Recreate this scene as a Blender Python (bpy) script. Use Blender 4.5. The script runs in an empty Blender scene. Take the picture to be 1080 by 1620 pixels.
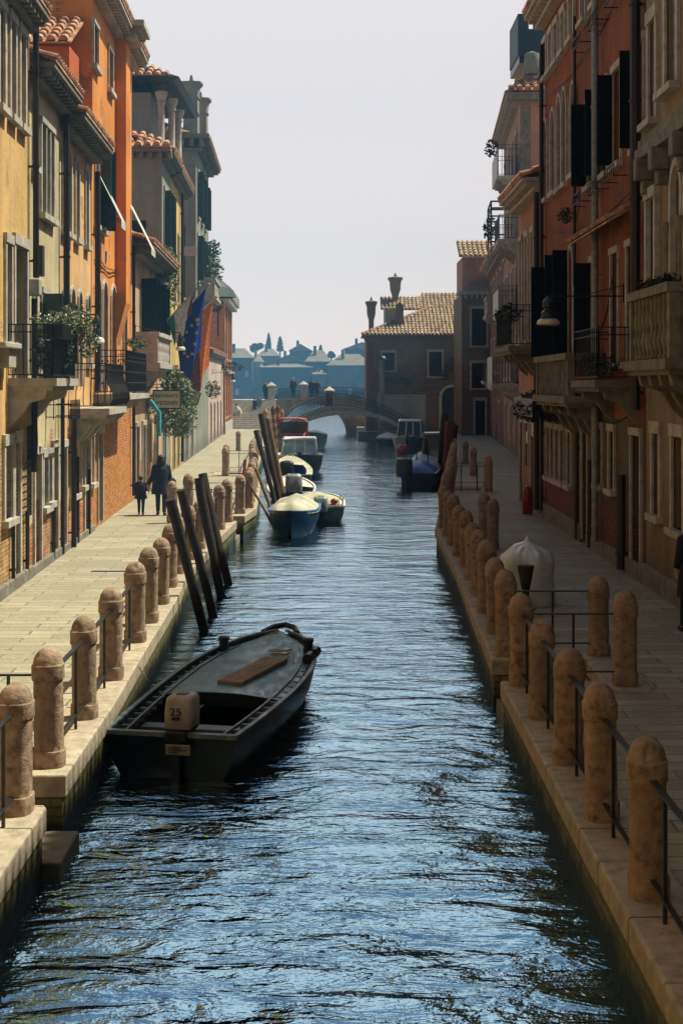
import bpy, bmesh, math, random
from mathutils import Vector, Matrix, noise as mnoise
random.seed(7)
R = math.radians
SC = bpy.context.scene
COL = SC.collection
F, VX, VY, EYE, WZ = 2200.0, 540.0, 608.0, 3.67, -0.65   # focal length in photo pixels, vanishing point, eye height, water level

# ---------------------------------------------------------------- camera
cd = bpy.data.cameras.new('camera'); cam = bpy.data.objects.new('camera', cd); COL.objects.link(cam)
cam.location = (0, 0, EYE); cam.rotation_euler = (R(90), 0, 0)
cd.sensor_width = 36; cd.lens = 36*F/1620; cd.shift_y = -(810-VY)/1620; cd.shift_x = 0
cd.clip_start = .1; cd.clip_end = 6000
SC.camera = cam
# ---------------------------------------------------------------- world, sun, exposure
SUN_EL, SUN_AZ = R(60), R(20)                       # height, and turn from +X towards +Y
W = bpy.data.worlds.new('World'); SC.world = W; W.use_nodes = True
wn = W.node_tree.nodes; bg = wn['Background']
sky = wn.new('ShaderNodeTexSky'); sky.sky_type = 'NISHITA'; sky.sun_disc = False
sky.sun_elevation = SUN_EL; sky.sun_rotation = R(90)-SUN_AZ
sky.air_density = 1.0; sky.dust_density = 3.0; sky.ozone_density = 2.0; sky.altitude = 0
# bright milky haze low over the lagoon, clear blue above it
SKY = .05; LOW = (.88, .72, .61)
wt = W.node_tree; gm = wn.new('ShaderNodeTexCoord'); sx_ = wn.new('ShaderNodeSeparateXYZ'); wt.links.new(gm.outputs['Generated'], sx_.inputs[0])
mr_ = wn.new('ShaderNodeMapRange'); mr_.interpolation_type = 'SMOOTHSTEP'; tl_ = wn.new('ShaderNodeMath'); tl_.operation = 'MULTIPLY_ADD'; wt.links.new(sx_.outputs[1], tl_.inputs[0]); tl_.inputs[1].default_value = -.32; wt.links.new(sx_.outputs[2], tl_.inputs[2]); wt.links.new(tl_.outputs[0], mr_.inputs[0])
mr_.inputs[1].default_value = .17; mr_.inputs[2].default_value = .46; mr_.inputs[3].default_value = 1; mr_.inputs[4].default_value = 0
mx_ = wn.new('ShaderNodeMix'); mx_.data_type = 'RGBA'; wt.links.new(mr_.outputs[0], mx_.inputs[0]); wt.links.new(sky.outputs[0], mx_.inputs[6])
lo_ = wn.new('ShaderNodeMapRange'); wt.links.new(sx_.outputs[2], lo_.inputs[0]); lo_.inputs[1].default_value = .0; lo_.inputs[2].default_value = .20
hz1 = wn.new('ShaderNodeMix'); hz1.data_type = 'RGBA'; wt.links.new(lo_.outputs[0], hz1.inputs[0])
hz1.inputs[6].default_value = (LOW[0]/SKY, LOW[1]/SKY, LOW[2]/SKY, 1); hz1.inputs[7].default_value = (.635/SKY, .59/SKY, .585/SKY, 1); wt.links.new(hz1.outputs[2], mx_.inputs[7])
wt.links.new(mx_.outputs[2], bg.inputs[0]); bg.inputs[1].default_value = SKY
sl = bpy.data.lights.new('sun', 'SUN'); sl.energy = 5.0; sl.angle = R(.53); sl.color = (1, .94, .76)
so = bpy.data.objects.new('sun', sl); COL.objects.link(so)
sd = Vector((math.cos(SUN_EL)*math.cos(SUN_AZ), math.cos(SUN_EL)*math.sin(SUN_AZ), math.sin(SUN_EL)))
so.rotation_euler = sd.to_track_quat('Z', 'Y').to_euler(); so.location = (30, 20, 40)
SC.view_settings.view_transform = 'Standard'; SC.view_settings.look = 'None'
SC.view_settings.exposure = .52; SC.view_settings.gamma = 1
SC.render.engine = 'CYCLES'
SC.cycles.max_bounces = 6; SC.cycles.diffuse_bounces = 3; SC.cycles.glossy_bounces = 3
SC.cycles.transmission_bounces = 3; SC.cycles.volume_bounces = 0
SC.cycles.caustics_reflective = False; SC.cycles.caustics_refractive = False
SC.cycles.sample_clamp_indirect = 4

# ---------------------------------------------------------------- materials
class NT:
    def __init__(s, name, rough=.8, metallic=0, spec=.3):
        s.m = bpy.data.materials.new(name); s.m.use_nodes = True
        s.t = s.m.node_tree; s.b = s.t.nodes['Principled BSDF']
        s.b.inputs['Roughness'].default_value = rough; s.b.inputs['Metallic'].default_value = metallic
        s.b.inputs['Specular IOR Level'].default_value = spec
    def n(s, ty, **kw):
        nd = s.t.nodes.new(ty)
        for k, v in kw.items():
            if hasattr(nd, k) and not k[0].isupper(): setattr(nd, k, v)
        return nd
    def l(s, a, b): s.t.links.new(a, b)
    def pos(s, scale=(1, 1, 1), rot=(0, 0, 0)):
        g = s.n('ShaderNodeNewGeometry'); mp = s.n('ShaderNodeMapping')
        mp.inputs['Scale'].default_value = scale; mp.inputs['Rotation'].default_value = rot
        s.l(g.outputs['Position'], mp.inputs['Vector']); return mp.outputs[0]
    def noise(s, scale, detail=4, vec=None, rough=.55, dist=0):
        nd = s.n('ShaderNodeTexNoise'); nd.inputs['Scale'].default_value = scale
        nd.inputs['Detail'].default_value = detail; nd.inputs['Roughness'].default_value = rough
        nd.inputs['Distortion'].default_value = dist
        s.l(vec if vec is not None else s.pos(), nd.inputs['Vector']); return nd.outputs['Fac']
    def ramp(s, fac, stops):
        nd = s.n('ShaderNodeValToRGB'); e = nd.color_ramp.elements
        while len(e) < len(stops): e.new(.5)
        for q, (p, c) in zip(e, stops): q.position = p; q.color = (c[0], c[1], c[2], 1) if not isinstance(c, (int, float)) else (c, c, c, 1)
        s.l(fac, nd.inputs[0]); return nd.outputs[0]
    def mix(s, fac, a, b, mode='MIX'):
        nd = s.n('ShaderNodeMix'); nd.data_type = 'RGBA'; nd.blend_type = mode
        for i, v in ((0, fac), (6, a), (7, b)):
            if isinstance(v, (int, float)): nd.inputs[i].default_value = v if i == 0 else (v, v, v, 1)
            elif isinstance(v, tuple): nd.inputs[i].default_value = (v[0], v[1], v[2], 1)
            else: s.l(v, nd.inputs[i])
        return nd.outputs[2]
    def math(s, op, a, b=0, clamp=False):
        nd = s.n('ShaderNodeMath'); nd.operation = op; nd.use_clamp = clamp
        for i, v in ((0, a), (1, b)):
            if isinstance(v, (int, float)): nd.inputs[i].default_value = v
            else: s.l(v, nd.inputs[i])
        return nd.outputs[0]
    def z(s):
        g = s.n('ShaderNodeNewGeometry'); x = s.n('ShaderNodeSeparateXYZ'); s.l(g.outputs['Position'], x.inputs[0]); return x.outputs
    def wallvec(s):
        """(along the wall, height) whichever way the wall faces"""
        g = s.n('ShaderNodeNewGeometry'); p = s.n('ShaderNodeSeparateXYZ'); q = s.n('ShaderNodeSeparateXYZ')
        s.l(g.outputs['Position'], p.inputs[0]); s.l(g.outputs['True Normal'], q.inputs[0])
        f = s.math('GREATER_THAN', s.math('ABSOLUTE', q.outputs[0]), .6)
        u = s.math('ADD', s.math('MULTIPLY', p.outputs[1], f), s.math('MULTIPLY', p.outputs[0], s.math('SUBTRACT', 1, f)))
        c = s.n('ShaderNodeCombineXYZ'); s.l(u, c.inputs[0]); s.l(p.outputs[2], c.inputs[1]); return c.outputs[0]
    def bump(s, h, strength=.4, dist=.02):
        nd = s.n('ShaderNodeBump'); nd.inputs['Strength'].default_value = strength; nd.inputs['Distance'].default_value = dist
        s.l(h, nd.inputs['Height']); s.l(nd.outputs[0], s.b.inputs['Normal'])
    def col(s, c):
        if isinstance(c, tuple): s.b.inputs['Base Color'].default_value = (c[0], c[1], c[2], 1)
        else: s.l(c, s.b.inputs['Base Color'])
        return s.m
def sc3(c, k): return tuple(min(1, x*k) for x in c)
def stucco(name, base, brick=None, stain=(.10, .085, .06), brick_to=0, amount=.5, top=None, top_from=99, band=None):
    s = NT(name, .9)
    big = s.noise(.45, 5); streak = s.noise(2.2, 5, s.pos((1, 1, .12))); fine = s.noise(9, 4)
    c = s.ramp(big, [(.3, sc3(base, .72)), (.5, base), (.68, sc3(base, 1.22))])
    c = s.mix(s.math('MULTIPLY', s.ramp(streak, [(.46, 0), (.72, 1)]), amount), c, stain)
    c = s.mix(s.ramp(fine, [(.55, 0), (.8, .45)]), c, sc3(base, 1.45))
    pl = s.noise(.9, 7, s.pos((1, 1, .7)), .6)
    c = s.mix(s.ramp(pl, [(.575, 0), (.60, .55)]), c, (base[0]*.75+.06, base[1]*.85+.06, base[2]*.9+.05))
    c = s.mix(s.ramp(s.noise(1.7, 6, s.pos((1, 1, .5)), .65), [(.60, 0), (.70, .55*min(1, amount*2))]), c, stain)
    damp = s.ramp(s.math('ADD', s.z()[2], s.math('MULTIPLY', s.math('SUBTRACT', s.noise(1.5, 5), .5), 1.6)), [(.15, .6), (.9, 0)])
    c = s.mix(damp, c, sc3(stain, .8))
    h = s.math('ADD', fine, s.math('MULTIPLY', s.noise(30, 3), .3))
    z = s.z()[2]
    if band is not None:                     # another wash from this height down
        bz, bc = band
        t = s.math('LESS_THAN', s.math('ADD', z, s.math('MULTIPLY', big, .5)), bz+.25)
        c = s.mix(t, c, s.mix(s.ramp(streak, [(.4, 0), (.7, 1)]), bc, sc3(bc, .5)))
    if brick is not None:
        b = s.n('ShaderNodeTexBrick'); s.l(s.wallvec(), b.inputs['Vector'])
        b.inputs['Scale'].default_value = 1; b.inputs['Brick Width'].default_value = .26; b.inputs['Row Height'].default_value = .075
        b.inputs['Mortar Size'].default_value = .010; b.inputs['Mortar Smooth'].default_value = .3; b.inputs['Bias'].default_value = -.1
        for i, k in ((1, 1.25), (2, .62)): b.inputs[i].default_value = (*sc3(brick, k), 1)
        b.inputs[3].default_value = (*sc3(brick, .42), 1)
        bcol = s.mix(s.ramp(s.noise(3, 5), [(.45, 0), (.7, .75)]), b.outputs[0], sc3(base, .95))
        bcol = s.mix(s.ramp(s.noise(14, 3), [(.5, 0), (.75, .5)]), bcol, sc3(brick, .4))
        t = s.ramp(s.math('ADD', s.math('SUBTRACT', z, brick_to), s.math('MULTIPLY', s.math('SUBTRACT', s.noise(1.3, 6), .5), 2.2)), [(0, 1), (.06, 0)])
        peel = s.math('MULTIPLY', s.ramp(s.noise(.75, 8, None, .62), [(.605, 0), (.618, 1)]), .9); t = s.math('MAXIMUM', t, peel)
        c = s.mix(t, c, bcol)
        h = s.math('SUBTRACT', h, s.math('MULTIPLY', s.math('MULTIPLY', b.outputs[1], t), 2.0))
    s.bump(h, .55, .02); return s.col(c)
def stone(name, base, scale=6, dark=.45, rough=.85, bump=.5, moss=None, joints=None):
    s = NT(name, rough)
    a = s.noise(scale, 6); b = s.noise(scale*.18, 4); f = s.noise(scale*7, 3)
    c = s.ramp(a, [(.3, sc3(base, dark)), (.5, base), (.72, sc3(base, 1.3))])
    c = s.mix(s.ramp(b, [(.4, 0), (.65, .6)]), c, sc3(base, dark+.15))
    c = s.mix(s.ramp(f, [(.6, 0), (.72, .5)]), c, sc3(base, .35))
    if moss:
        c = s.mix(s.ramp(s.noise(scale*.5, 5), [(.45, 0), (.62, .8)]), c, moss)
    h = s.math('ADD', a, s.math('MULTIPLY', f, .5))
    if joints:
        br = s.n('ShaderNodeTexBrick'); s.l(s.pos(), br.inputs['Vector'])
        br.inputs['Scale'].default_value = 1; br.inputs['Brick Width'].default_value = 60; br.inputs['Row Height'].default_value = joints
        br.inputs['Mortar Size'].default_value = .012; br.offset = 0
        c = s.mix(br.outputs[1], c, sc3(base, .2)); h = s.math('SUBTRACT', h, s.math('MULTIPLY', br.outputs[1], 1.5))
    s.bump(h, bump, .02); return s.col(c)
def paint(name, c, rough=.5, metallic=0, spec=.4, var=.35, scale=8):
    s = NT(name, rough, metallic, spec); a = s.noise(scale, 5)
    s.bump(s.noise(scale*5, 3), .15, .004)
    return s.col(s.ramp(a, [(.3, sc3(c, 1-var)), (.7, sc3(c, 1+var))]))
def tilemat(name, base):
    s = NT(name, .9); v = s.n('ShaderNodeTexWhiteNoise')
    p = s.pos((4.2, 3.2, 3.2)); sn = s.n('ShaderNodeVectorMath'); sn.operation = 'FLOOR'; s.l(p, sn.inputs[0]); s.l(sn.outputs[0], v.inputs['Vector'])
    c = s.ramp(v.outputs['Value'], [(0, sc3(base, .5)), (.5, base), (1, (base[0]*1.15, base[1]*1.35, base[2]*1.5))])
    c = s.mix(s.ramp(s.noise(7, 5), [(.45, 0), (.7, .7)]), c, (.10, .085, .06)); s.bump(s.noise(30, 3), .3, .01)
    return s.col(c)
def leafmat(name, a, b):
    s = NT(name, .6); o = s.noise(6, 3)
    m = s.col(s.ramp(o, [(.35, a), (.65, b)])); return m
def paving(name, c1, c2, rough=.75):
    s = NT(name, rough); br = s.n('ShaderNodeTexBrick'); s.l(s.pos((1, 1, 0)), br.inputs['Vector'])
    br.inputs['Scale'].default_value = 1; br.inputs['Brick Width'].default_value = 1.05; br.inputs['Row Height'].default_value = .30
    br.inputs['Mortar Size'].default_value = .014; br.offset = .37; br.inputs['Bias'].default_value = 0
    br.inputs[1].default_value = (*c1, 1); br.inputs[2].default_value = (*c2, 1); br.inputs[3].default_value = (*sc3(c2, .3), 1)
    c = s.mix(s.ramp(s.noise(.8, 7, None, .6), [(.38, 0), (.62, .6)]), br.outputs[0], sc3(c1, .58))
    c = s.mix(s.ramp(s.noise(4, 5, s.pos((.35, 2.2, 1))), [(.45, 0), (.68, .75)]), c, (c1[0]*.62, c1[1]*.56, c1[2]*.42))
    c = s.mix(s.ramp(s.noise(14, 4), [(.5, 0), (.75, .4)]), c, sc3(c1, 1.35))
    h = s.math('SUBTRACT', s.noise(12, 4), s.math('MULTIPLY', br.outputs[1], 1.6)); s.bump(h, .35, .015)
    return s.col(c)
M = {}
M['cream'] = stucco('cream_stucco', (.66, .42, .155), brick=(.40, .25, .10), brick_to=2.2, amount=.35)
M['olive'] = stucco('pale_olive_stucco', (.53, .45, .26), brick=(.42, .17, .07), brick_to=1.1, amount=.4)
M['peach'] = stucco('peach_stucco', (.64, .38, .16), brick=(.46, .17, .06), brick_to=.9, amount=.35)
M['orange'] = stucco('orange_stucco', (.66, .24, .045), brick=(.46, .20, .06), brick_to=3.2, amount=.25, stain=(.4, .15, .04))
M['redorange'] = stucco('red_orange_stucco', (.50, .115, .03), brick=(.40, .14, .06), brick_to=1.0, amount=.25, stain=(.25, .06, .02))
M['hotel'] = stucco('hotel_stucco', (.48, .32, .19), brick=(.40, .16, .06), brick_to=.8, amount=.5, stain=(.24, .14, .07))
M['grey'] = stucco('grey_stucco', (.24, .25, .20), amount=.4)
M['yellow'] = stucco('yellow_stucco', (.58, .42, .14), amount=.3, stain=(.35, .25, .1))
M['pinkwhite'] = stucco('pink_stucco', (.55, .42, .34), amount=.3)
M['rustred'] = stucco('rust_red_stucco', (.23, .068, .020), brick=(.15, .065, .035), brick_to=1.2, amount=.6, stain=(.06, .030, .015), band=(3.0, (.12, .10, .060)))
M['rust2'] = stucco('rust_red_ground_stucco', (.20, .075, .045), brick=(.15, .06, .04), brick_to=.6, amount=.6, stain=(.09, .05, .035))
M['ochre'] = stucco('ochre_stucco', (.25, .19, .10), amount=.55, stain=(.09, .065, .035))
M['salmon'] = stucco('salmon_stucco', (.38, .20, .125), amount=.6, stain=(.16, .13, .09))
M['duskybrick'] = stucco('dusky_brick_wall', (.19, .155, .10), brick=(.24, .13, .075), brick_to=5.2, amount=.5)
M['brickred'] = stucco('brick_red_wall', (.62, .30, .12), brick=(.64, .31, .12), brick_to=30, amount=.1)
M['white_stucco'] = stucco('grey_white_stucco', (.32, .31, .26), amount=.4)
M['stone'] = stone('istrian_stone', (.46, .43, .36), 5, .6, bump=.3)
M['stone_dark'] = stone('weathered_stone', (.20, .185, .14), 5, .5, bump=.5)
M['coping'] = stone('pink_coping_stone', (.42, .36, .26), 7, .6, bump=.7, joints=1.9)
M['bollard'] = stone('pitted_bollard_stone', (.36, .255, .165), 12, .42, bump=1.0)
M['quay'] = None
M['tile'] = tilemat('terracotta_tiles', (.50, .25, .13))
M['far_roof'] = stucco('far_tiled_roof', (.20, .17, .12), amount=.3)
M['roof_box'] = paint('dark_slate_boards', (.012, .028, .034), .6)
M['bridge'] = stucco('warm_bridge_masonry', (.42, .36, .24), brick=(.36, .25, .16), brick_to=.6, amount=.5)
M['tile_pale'] = tilemat('pale_terracotta_tiles', (.46, .32, .19))
M['iron'] = paint('black_iron', (.012, .013, .013), .55, .3, .4)
M['rail'] = paint('worn_dark_rail_paint', (.035, .042, .042), .38, .5, .5)
M['pipe'] = paint('dark_brown_pipe', (.02, .013, .010), .5)
M['pipe_grey'] = paint('grey_pipe', (.22, .23, .22), .45)
M['glass'] = paint('dark_window_glass', (.022, .028, .024), .12, 0, .5, .4, 1.5)
M['glass_green'] = paint('shuttered_green_window', (.045, .060, .045), .6, 0, .3, .25, 3)
M['taupe'] = paint('taupe_door', (.10, .085, .055), .6)
M['casement'] = paint('white_casement', (.42, .42, .36), .55)
M['shut_green'] = paint('green_shutter', (.018, .045, .035), .55)
M['shut_dark'] = paint('dark_green_shutter', (.005, .010, .009), .85, 0, .15)
M['wood_pole'] = stone('tarred_mooring_wood', (.035, .024, .016), 9, .4, .8, .8)
M['wood_brown'] = stone('worn_brown_wood', (.16, .10, .05), 9, .5, .8, .6)
M['wood_red'] = stone('faded_red_wood', (.17, .045, .03), 6, .4, .8, .5)
M['wood_gold'] = stone('ochre_striped_wood', (.36, .22, .06), 6, .5, .8, .5)
M['leaf'] = leafmat('green_leaves', (.035, .06, .018), (.12, .15, .05))
M['leaf_pale'] = leafmat('pale_green_leaves', (.07, .10, .035), (.24, .27, .14))
M['leaf_dark'] = leafmat('dark_leaves', (.012, .02, .008), (.04, .055, .022))
M['flower'] = paint('white_petals', (.6, .6, .52), .7)
M['far_tree'] = leafmat('far_tree_leaves', (.012, .03, .02), (.03, .06, .035))
M['lamp_green'] = paint('lamp_green', (.008, .03, .024), .4)
M['lamp_white'] = paint('lamp_white', (.6, .6, .55), .4)
M['lamp_cream'] = paint('lamp_cream', (.62, .55, .35), .4)
M['awning'] = paint('white_awning', (.48, .48, .43), .8)
M['blue_boat'] = paint('deep_blue_boat_paint', (.012, .045, .10), .3)
M['blue_trim'] = paint('blue_trim_paint', (.05, .16, .38), .35)
M['tarp_blue'] = paint('blue_tarpaulin', (.015, .08, .32), .45, scale=2)
M['tarp_pale'] = paint('pale_blue_tarpaulin', (.25, .38, .45), .5, scale=2)
M['tarp_cream'] = paint('cream_tarpaulin', (.42, .41, .30), .7, scale=2)
M['boat_dark'] = paint('dark_green_boat_paint', (.004, .006, .007), .35, 0, .4)
M['boat_in'] = paint('boat_interior_paint', (.020, .028, .030), .5)
def scuffed(name, c, rough, wear):
    s = NT(name, rough, 0, .5); a = s.noise(2.2, 6); b = s.noise(9, 5, s.pos((1, .35, 1)), .65); f = s.noise(45, 3)
    k = s.ramp(a, [(.3, sc3(c, .6)), (.7, sc3(c, 1.35))]); k = s.mix(s.ramp(b, [(.56, 0), (.62, .6)]), k, wear); k = s.mix(s.ramp(f, [(.62, 0), (.7, .7)]), k, sc3(c, .25))
    rr = s.ramp(b, [(.35, rough), (.65, min(1, rough+.35))]); s.l(rr, s.b.inputs['Roughness']); s.bump(s.math('ADD', b, s.math('MULTIPLY', f, .3)), .25, .006); return s.col(k)
M['deck'] = scuffed('blue_grey_deck_paint', (.10, .23, .28), .30, (.17, .25, .26))
M['gunwale'] = scuffed('pale_worn_gunwale', (.10, .15, .15), .3, (.25, .26, .22))
M['plank'] = stone('weathered_plank', (.22, .17, .10), 10, .6, .8, .4)
M['white_boat'] = paint('white_boat_paint', (.60, .60, .54), .35)
M['grey_boat'] = paint('grey_boat_paint', (.13, .15, .13), .4)
M['red_boat'] = paint('red_canopy', (.36, .05, .045), .5)
M['motor'] = scuffed('outboard_cowl', (.36, .32, .24), .35, (.24, .21, .16))
M['motor_dark'] = paint('black_outboard', (.015, .015, .015), .35)
M['motor_silver'] = paint('silver_outboard', (.30, .33, .32), .3, .3)
M['ink'] = paint('dark_lettering', (.02, .015, .03), .6)
M['plate'] = paint('dull_metal_plate', (.20, .18, .12), .5)
M['rope'] = paint('pale_rope', (.30, .27, .20), .9)
M['sign_cream'] = paint('cream_sign_board', (.62, .60, .50), .6, var=.1)
M['sign_green'] = paint('sign_frame_dark', (.02, .03, .02), .5)
M['eu_blue'] = paint('blue_flag_cloth', (.012, .035, .30), .8, var=.2)
M['gold'] = paint('yellow_star_cloth', (.65, .45, .05), .8)
M['flag_orange'] = paint('orange_flag_cloth', (.72, .19, .03), .8, var=.3)
M['flag_red'] = paint('red_flag_cloth', (.16, .03, .02), .8)
M['flag_green'] = paint('green_flag_cloth', (.02, .20, .10), .8)
M['flag_white'] = paint('white_flag_cloth', (.62, .62, .62), .8)
M['teal'] = paint('teal_pipe', (.04, .30, .36), .4)
M['skin'] = paint('skin', (.45, .27, .19), .6, var=.08)
M['hair'] = paint('dark_hair', (.02, .012, .008), .6)
M['coat_black'] = paint('black_cloth', (.010, .010, .012), .9)
M['coat_navy'] = paint('navy_cloth', (.012, .018, .03), .9)
M['coat_pale'] = paint('pale_cloth', (.42, .36, .30), .9)
M['coat_green'] = paint('grey_green_cloth', (.12, .15, .12), .9)
M['trouser'] = paint('dark_denim', (.015, .018, .025), .9)
M['red_paint'] = paint('red_enamel', (.24, .012, .010), .4)
M['wrap'] = paint('white_plastic_wrap', (.62, .66, .64), .3, 0, .6, .2, 3)
M['ball'] = paint('red_fender_rubber', (.33, .025, .02), .4)
M['far_wall'] = stucco('far_pale_wall', (.13, .13, .12), amount=.3)
M['far_dark'] = stucco('far_dark_wall', (.05, .055, .06), amount=.3)
M['pave'] = paving('trachyte_paving', (.42, .39, .28), (.25, .24, .17))
def quaymat():
    s = NT('algae_brick_quay_painted_shade', .75); b = s.n('ShaderNodeTexBrick'); s.l(s.wallvec(), b.inputs['Vector'])
    b.inputs['Scale'].default_value = 1; b.inputs['Brick Width'].default_value = .3; b.inputs['Row Height'].default_value = .09
    b.inputs['Mortar Size'].default_value = .012
    b.inputs[1].default_value = (.22, .18, .08, 1); b.inputs[2].default_value = (.11, .10, .05, 1); b.inputs[3].default_value = (.05, .05, .02, 1)
    c = s.mix(s.ramp(s.noise(2.5, 6), [(.38, 0), (.6, .8)]), b.outputs[0], (.12, .13, .025))
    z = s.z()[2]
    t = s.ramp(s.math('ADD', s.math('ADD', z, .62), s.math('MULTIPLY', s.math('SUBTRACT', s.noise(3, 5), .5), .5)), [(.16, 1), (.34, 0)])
    c = s.mix(t, c, (.006, .008, .004))  # near black lower courses: shade painted into the colour along with dark algae
    s.bump(s.math('SUBTRACT', s.noise(10, 4), b.outputs[1]), .8, .03); return s.col(c)
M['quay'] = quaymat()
def watermat():
    s = NT('canal_water', .03, 1.0, .5)
    s.b.inputs['Roughness'].default_value = .06
    s.col((.42, .73, .88))
    a = s.noise(2.0, 4, s.pos((.55, 1.35, 1)), .5, .5); b = s.noise(8.0, 3, s.pos((.6, 1.3, 1)), .5, .3); c = s.noise(.5, 2, None, .5, .4); d = s.noise(24, 2, None)
    patch = s.ramp(s.noise(.32, 3), [(.35, .25), (.65, 1.5)])
    h = s.math('ADD', s.math('ADD', s.math('MULTIPLY', a, .85), s.math('MULTIPLY', s.math('MULTIPLY', b, patch), .14)), s.math('ADD', s.math('MULTIPLY', c, 1.5), s.math('MULTIPLY', d, .04)))
    y = s.z()[1]                                # rougher by the boat, calmer up the sheltered reach
    mr = s.n('ShaderNodeMapRange'); s.l(y, mr.inputs[0]); mr.inputs[1].default_value = 8; mr.inputs[2].default_value = 38; mr.inputs[3].default_value = .17; mr.inputs[4].default_value = .06
    nd = s.n('ShaderNodeBump'); nd.inputs['Strength'].default_value = 1; s.l(mr.outputs[0], nd.inputs['Distance'])
    s.l(h, nd.inputs['Height']); s.l(nd.outputs[0], s.b.inputs['Normal']); return s.m
M['water'] = watermat()

# ---------------------------------------------------------------- mesh builder
class MB:
    def __init__(s): s.v = []; s.f = []
    def add(s, vs, fs):
        o = len(s.v); s.v += [Vector(v) for v in vs]; s.f += [tuple(i+o for i in f) for f in fs]; return s
    def hexa(s, c):                              # 8 corners: bottom ring then top ring
        return s.add(c, [(0, 3, 2, 1), (4, 5, 6, 7), (0, 1, 5, 4), (1, 2, 6, 5), (2, 3, 7, 6), (3, 0, 4, 7)])
    def box(s, x0, x1, y0, y1, z0, z1):
        return s.hexa([(x0, y0, z0), (x1, y0, z0), (x1, y1, z0), (x0, y1, z0), (x0, y0, z1), (x1, y0, z1), (x1, y1, z1), (x0, y1, z1)])
    def beam(s, a, b, w, h, up=(0, 0, 1)):       # rectangular bar from a to b
        a, b = Vector(a), Vector(b); d = (b-a).normalized(); u = Vector(up)
        if abs(d.dot(u)) > .95: u = Vector((0, 1, 0))
        x = d.cross(u).normalized()*w/2; y = x.cross(d).normalized()*h/2
        return s.hexa([a-x-y, a+x-y, b+x-y, b-x-y, a-x+y, a+x+y, b+x+y, b-x+y])
    def tube(s, pts, rs, n=8, cap=True, sq=None):
        pts = [Vector(p) for p in pts]; rs = rs if isinstance(rs, (list, tuple)) else [rs]*len(pts)
        base = len(s.v); ref = None
        for i, p in enumerate(pts):
            d = (pts[min(i+1, len(pts)-1)]-pts[max(i-1, 0)]).normalized()
            if ref is None: ref = Vector((1, 0, 0)) if abs(d.x) < .8 else Vector((0, 1, 0))
            x = (ref - d*ref.dot(d)).normalized(); y = d.cross(x); ref = x
            r = rs[i] if isinstance(rs[i], (list, tuple)) else (rs[i], rs[i])
            for k in range(n):
                a = 2*math.pi*k/n; s.v.append(p + x*math.cos(a)*r[0] + y*math.sin(a)*r[1])
        for i in range(len(pts)-1):
            for k in range(n):
                a = base+i*n+k; b = base+i*n+(k+1) % n; s.f.append((a, b, b+n, a+n))
        if cap:
            s.f.append(tuple(base+k for k in range(n))[::-1]); s.f.append(tuple(base+(len(pts)-1)*n+k for k in range(n)))
        return s
    def lathe(s, prof, c=(0, 0, 0), n=16, sq=2.0, cap=True):     # prof: (r,z); sq: superellipse exponent
        base = len(s.v); c = Vector(c)
        for r, z in prof:
            for k in range(n):
                a = 2*math.pi*k/n; ca, sa = math.cos(a), math.sin(a)
                m = (abs(ca)**sq+abs(sa)**sq)**(-1/sq) if sq != 2 else 1
                s.v.append(c+Vector((ca*r*m, sa*r*m, z)))
        for i in range(len(prof)-1):
            for k in range(n):
                a = base+i*n+k; b = base+i*n+(k+1) % n; s.f.append((a, b, b+n, a+n))
        if cap:
            s.f.append(tuple(base+k for k in range(n))[::-1]); s.f.append(tuple(base+(len(prof)-1)*n+k for k in range(n)))
        return s
    def ball(s, c, r, n=12, m=8):
        r = r if isinstance(r, (list, tuple)) else (r, r, r); base = len(s.v); c = Vector(c)
        for i in range(m+1):
            t = math.pi*(i/m); t = min(max(t, .02), math.pi-.02)
            for k in range(n):
                a = 2*math.pi*k/n; s.v.append(c+Vector((math.sin(t)*math.cos(a)*r[0], math.sin(t)*math.sin(a)*r[1], math.cos(t)*r[2])))
        for i in range(m):
            for k in range(n):
                a = base+i*n+k; b = base+i*n+(k+1) % n; s.f.append((a, a+n, b+n, b))
        s.f.append(tuple(base+k for k in range(n))); s.f.append(tuple(base+m*n+k for k in range(n))[::-1]); return s
    def prism(s, pts, d):                        # polygon extruded along vector d
        n = len(pts); d = Vector(d); vs = [Vector(p) for p in pts]; vs += [p+d for p in vs]
        return s.add(vs, [tuple(range(n))[::-1], tuple(range(n, 2*n))]+[(i, (i+1) % n, (i+1) % n+n, i+n) for i in range(n)])
    def leaves(s, c, r, n, size, rng=random, drop=0):
        c = Vector(c); r = Vector(r) if isinstance(r, (list, tuple)) else Vector((r, r, r))
        for _ in range(n):
            while True:
                p = Vector((rng.uniform(-1, 1), rng.uniform(-1, 1), rng.uniform(-1, 1)))
                if p.length < 1: break
            q = c+Vector((p.x*r.x, p.y*r.y, p.z*r.z))
            if mnoise.noise(q*1.9/max(.25, min(r))) < -.12: continue
            a = Vector((rng.uniform(-1, 1), rng.uniform(-1, 1), rng.uniform(-.6, .6))).normalized()
            b = a.cross(Vector((rng.uniform(-1, 1), rng.uniform(-1, 1), rng.uniform(-1, 1)))).normalized()
            k = size*rng.uniform(.6, 1.4)
            s.add([q-a*k, q-b*k*.45, q+a*k, q+b*k*.45], [(0, 1, 2, 3)])
        return s
def wloc(o):
    v = Vector((0, 0, 0))
    while o is not None: v += o.location; o = o.parent
    return v
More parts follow.
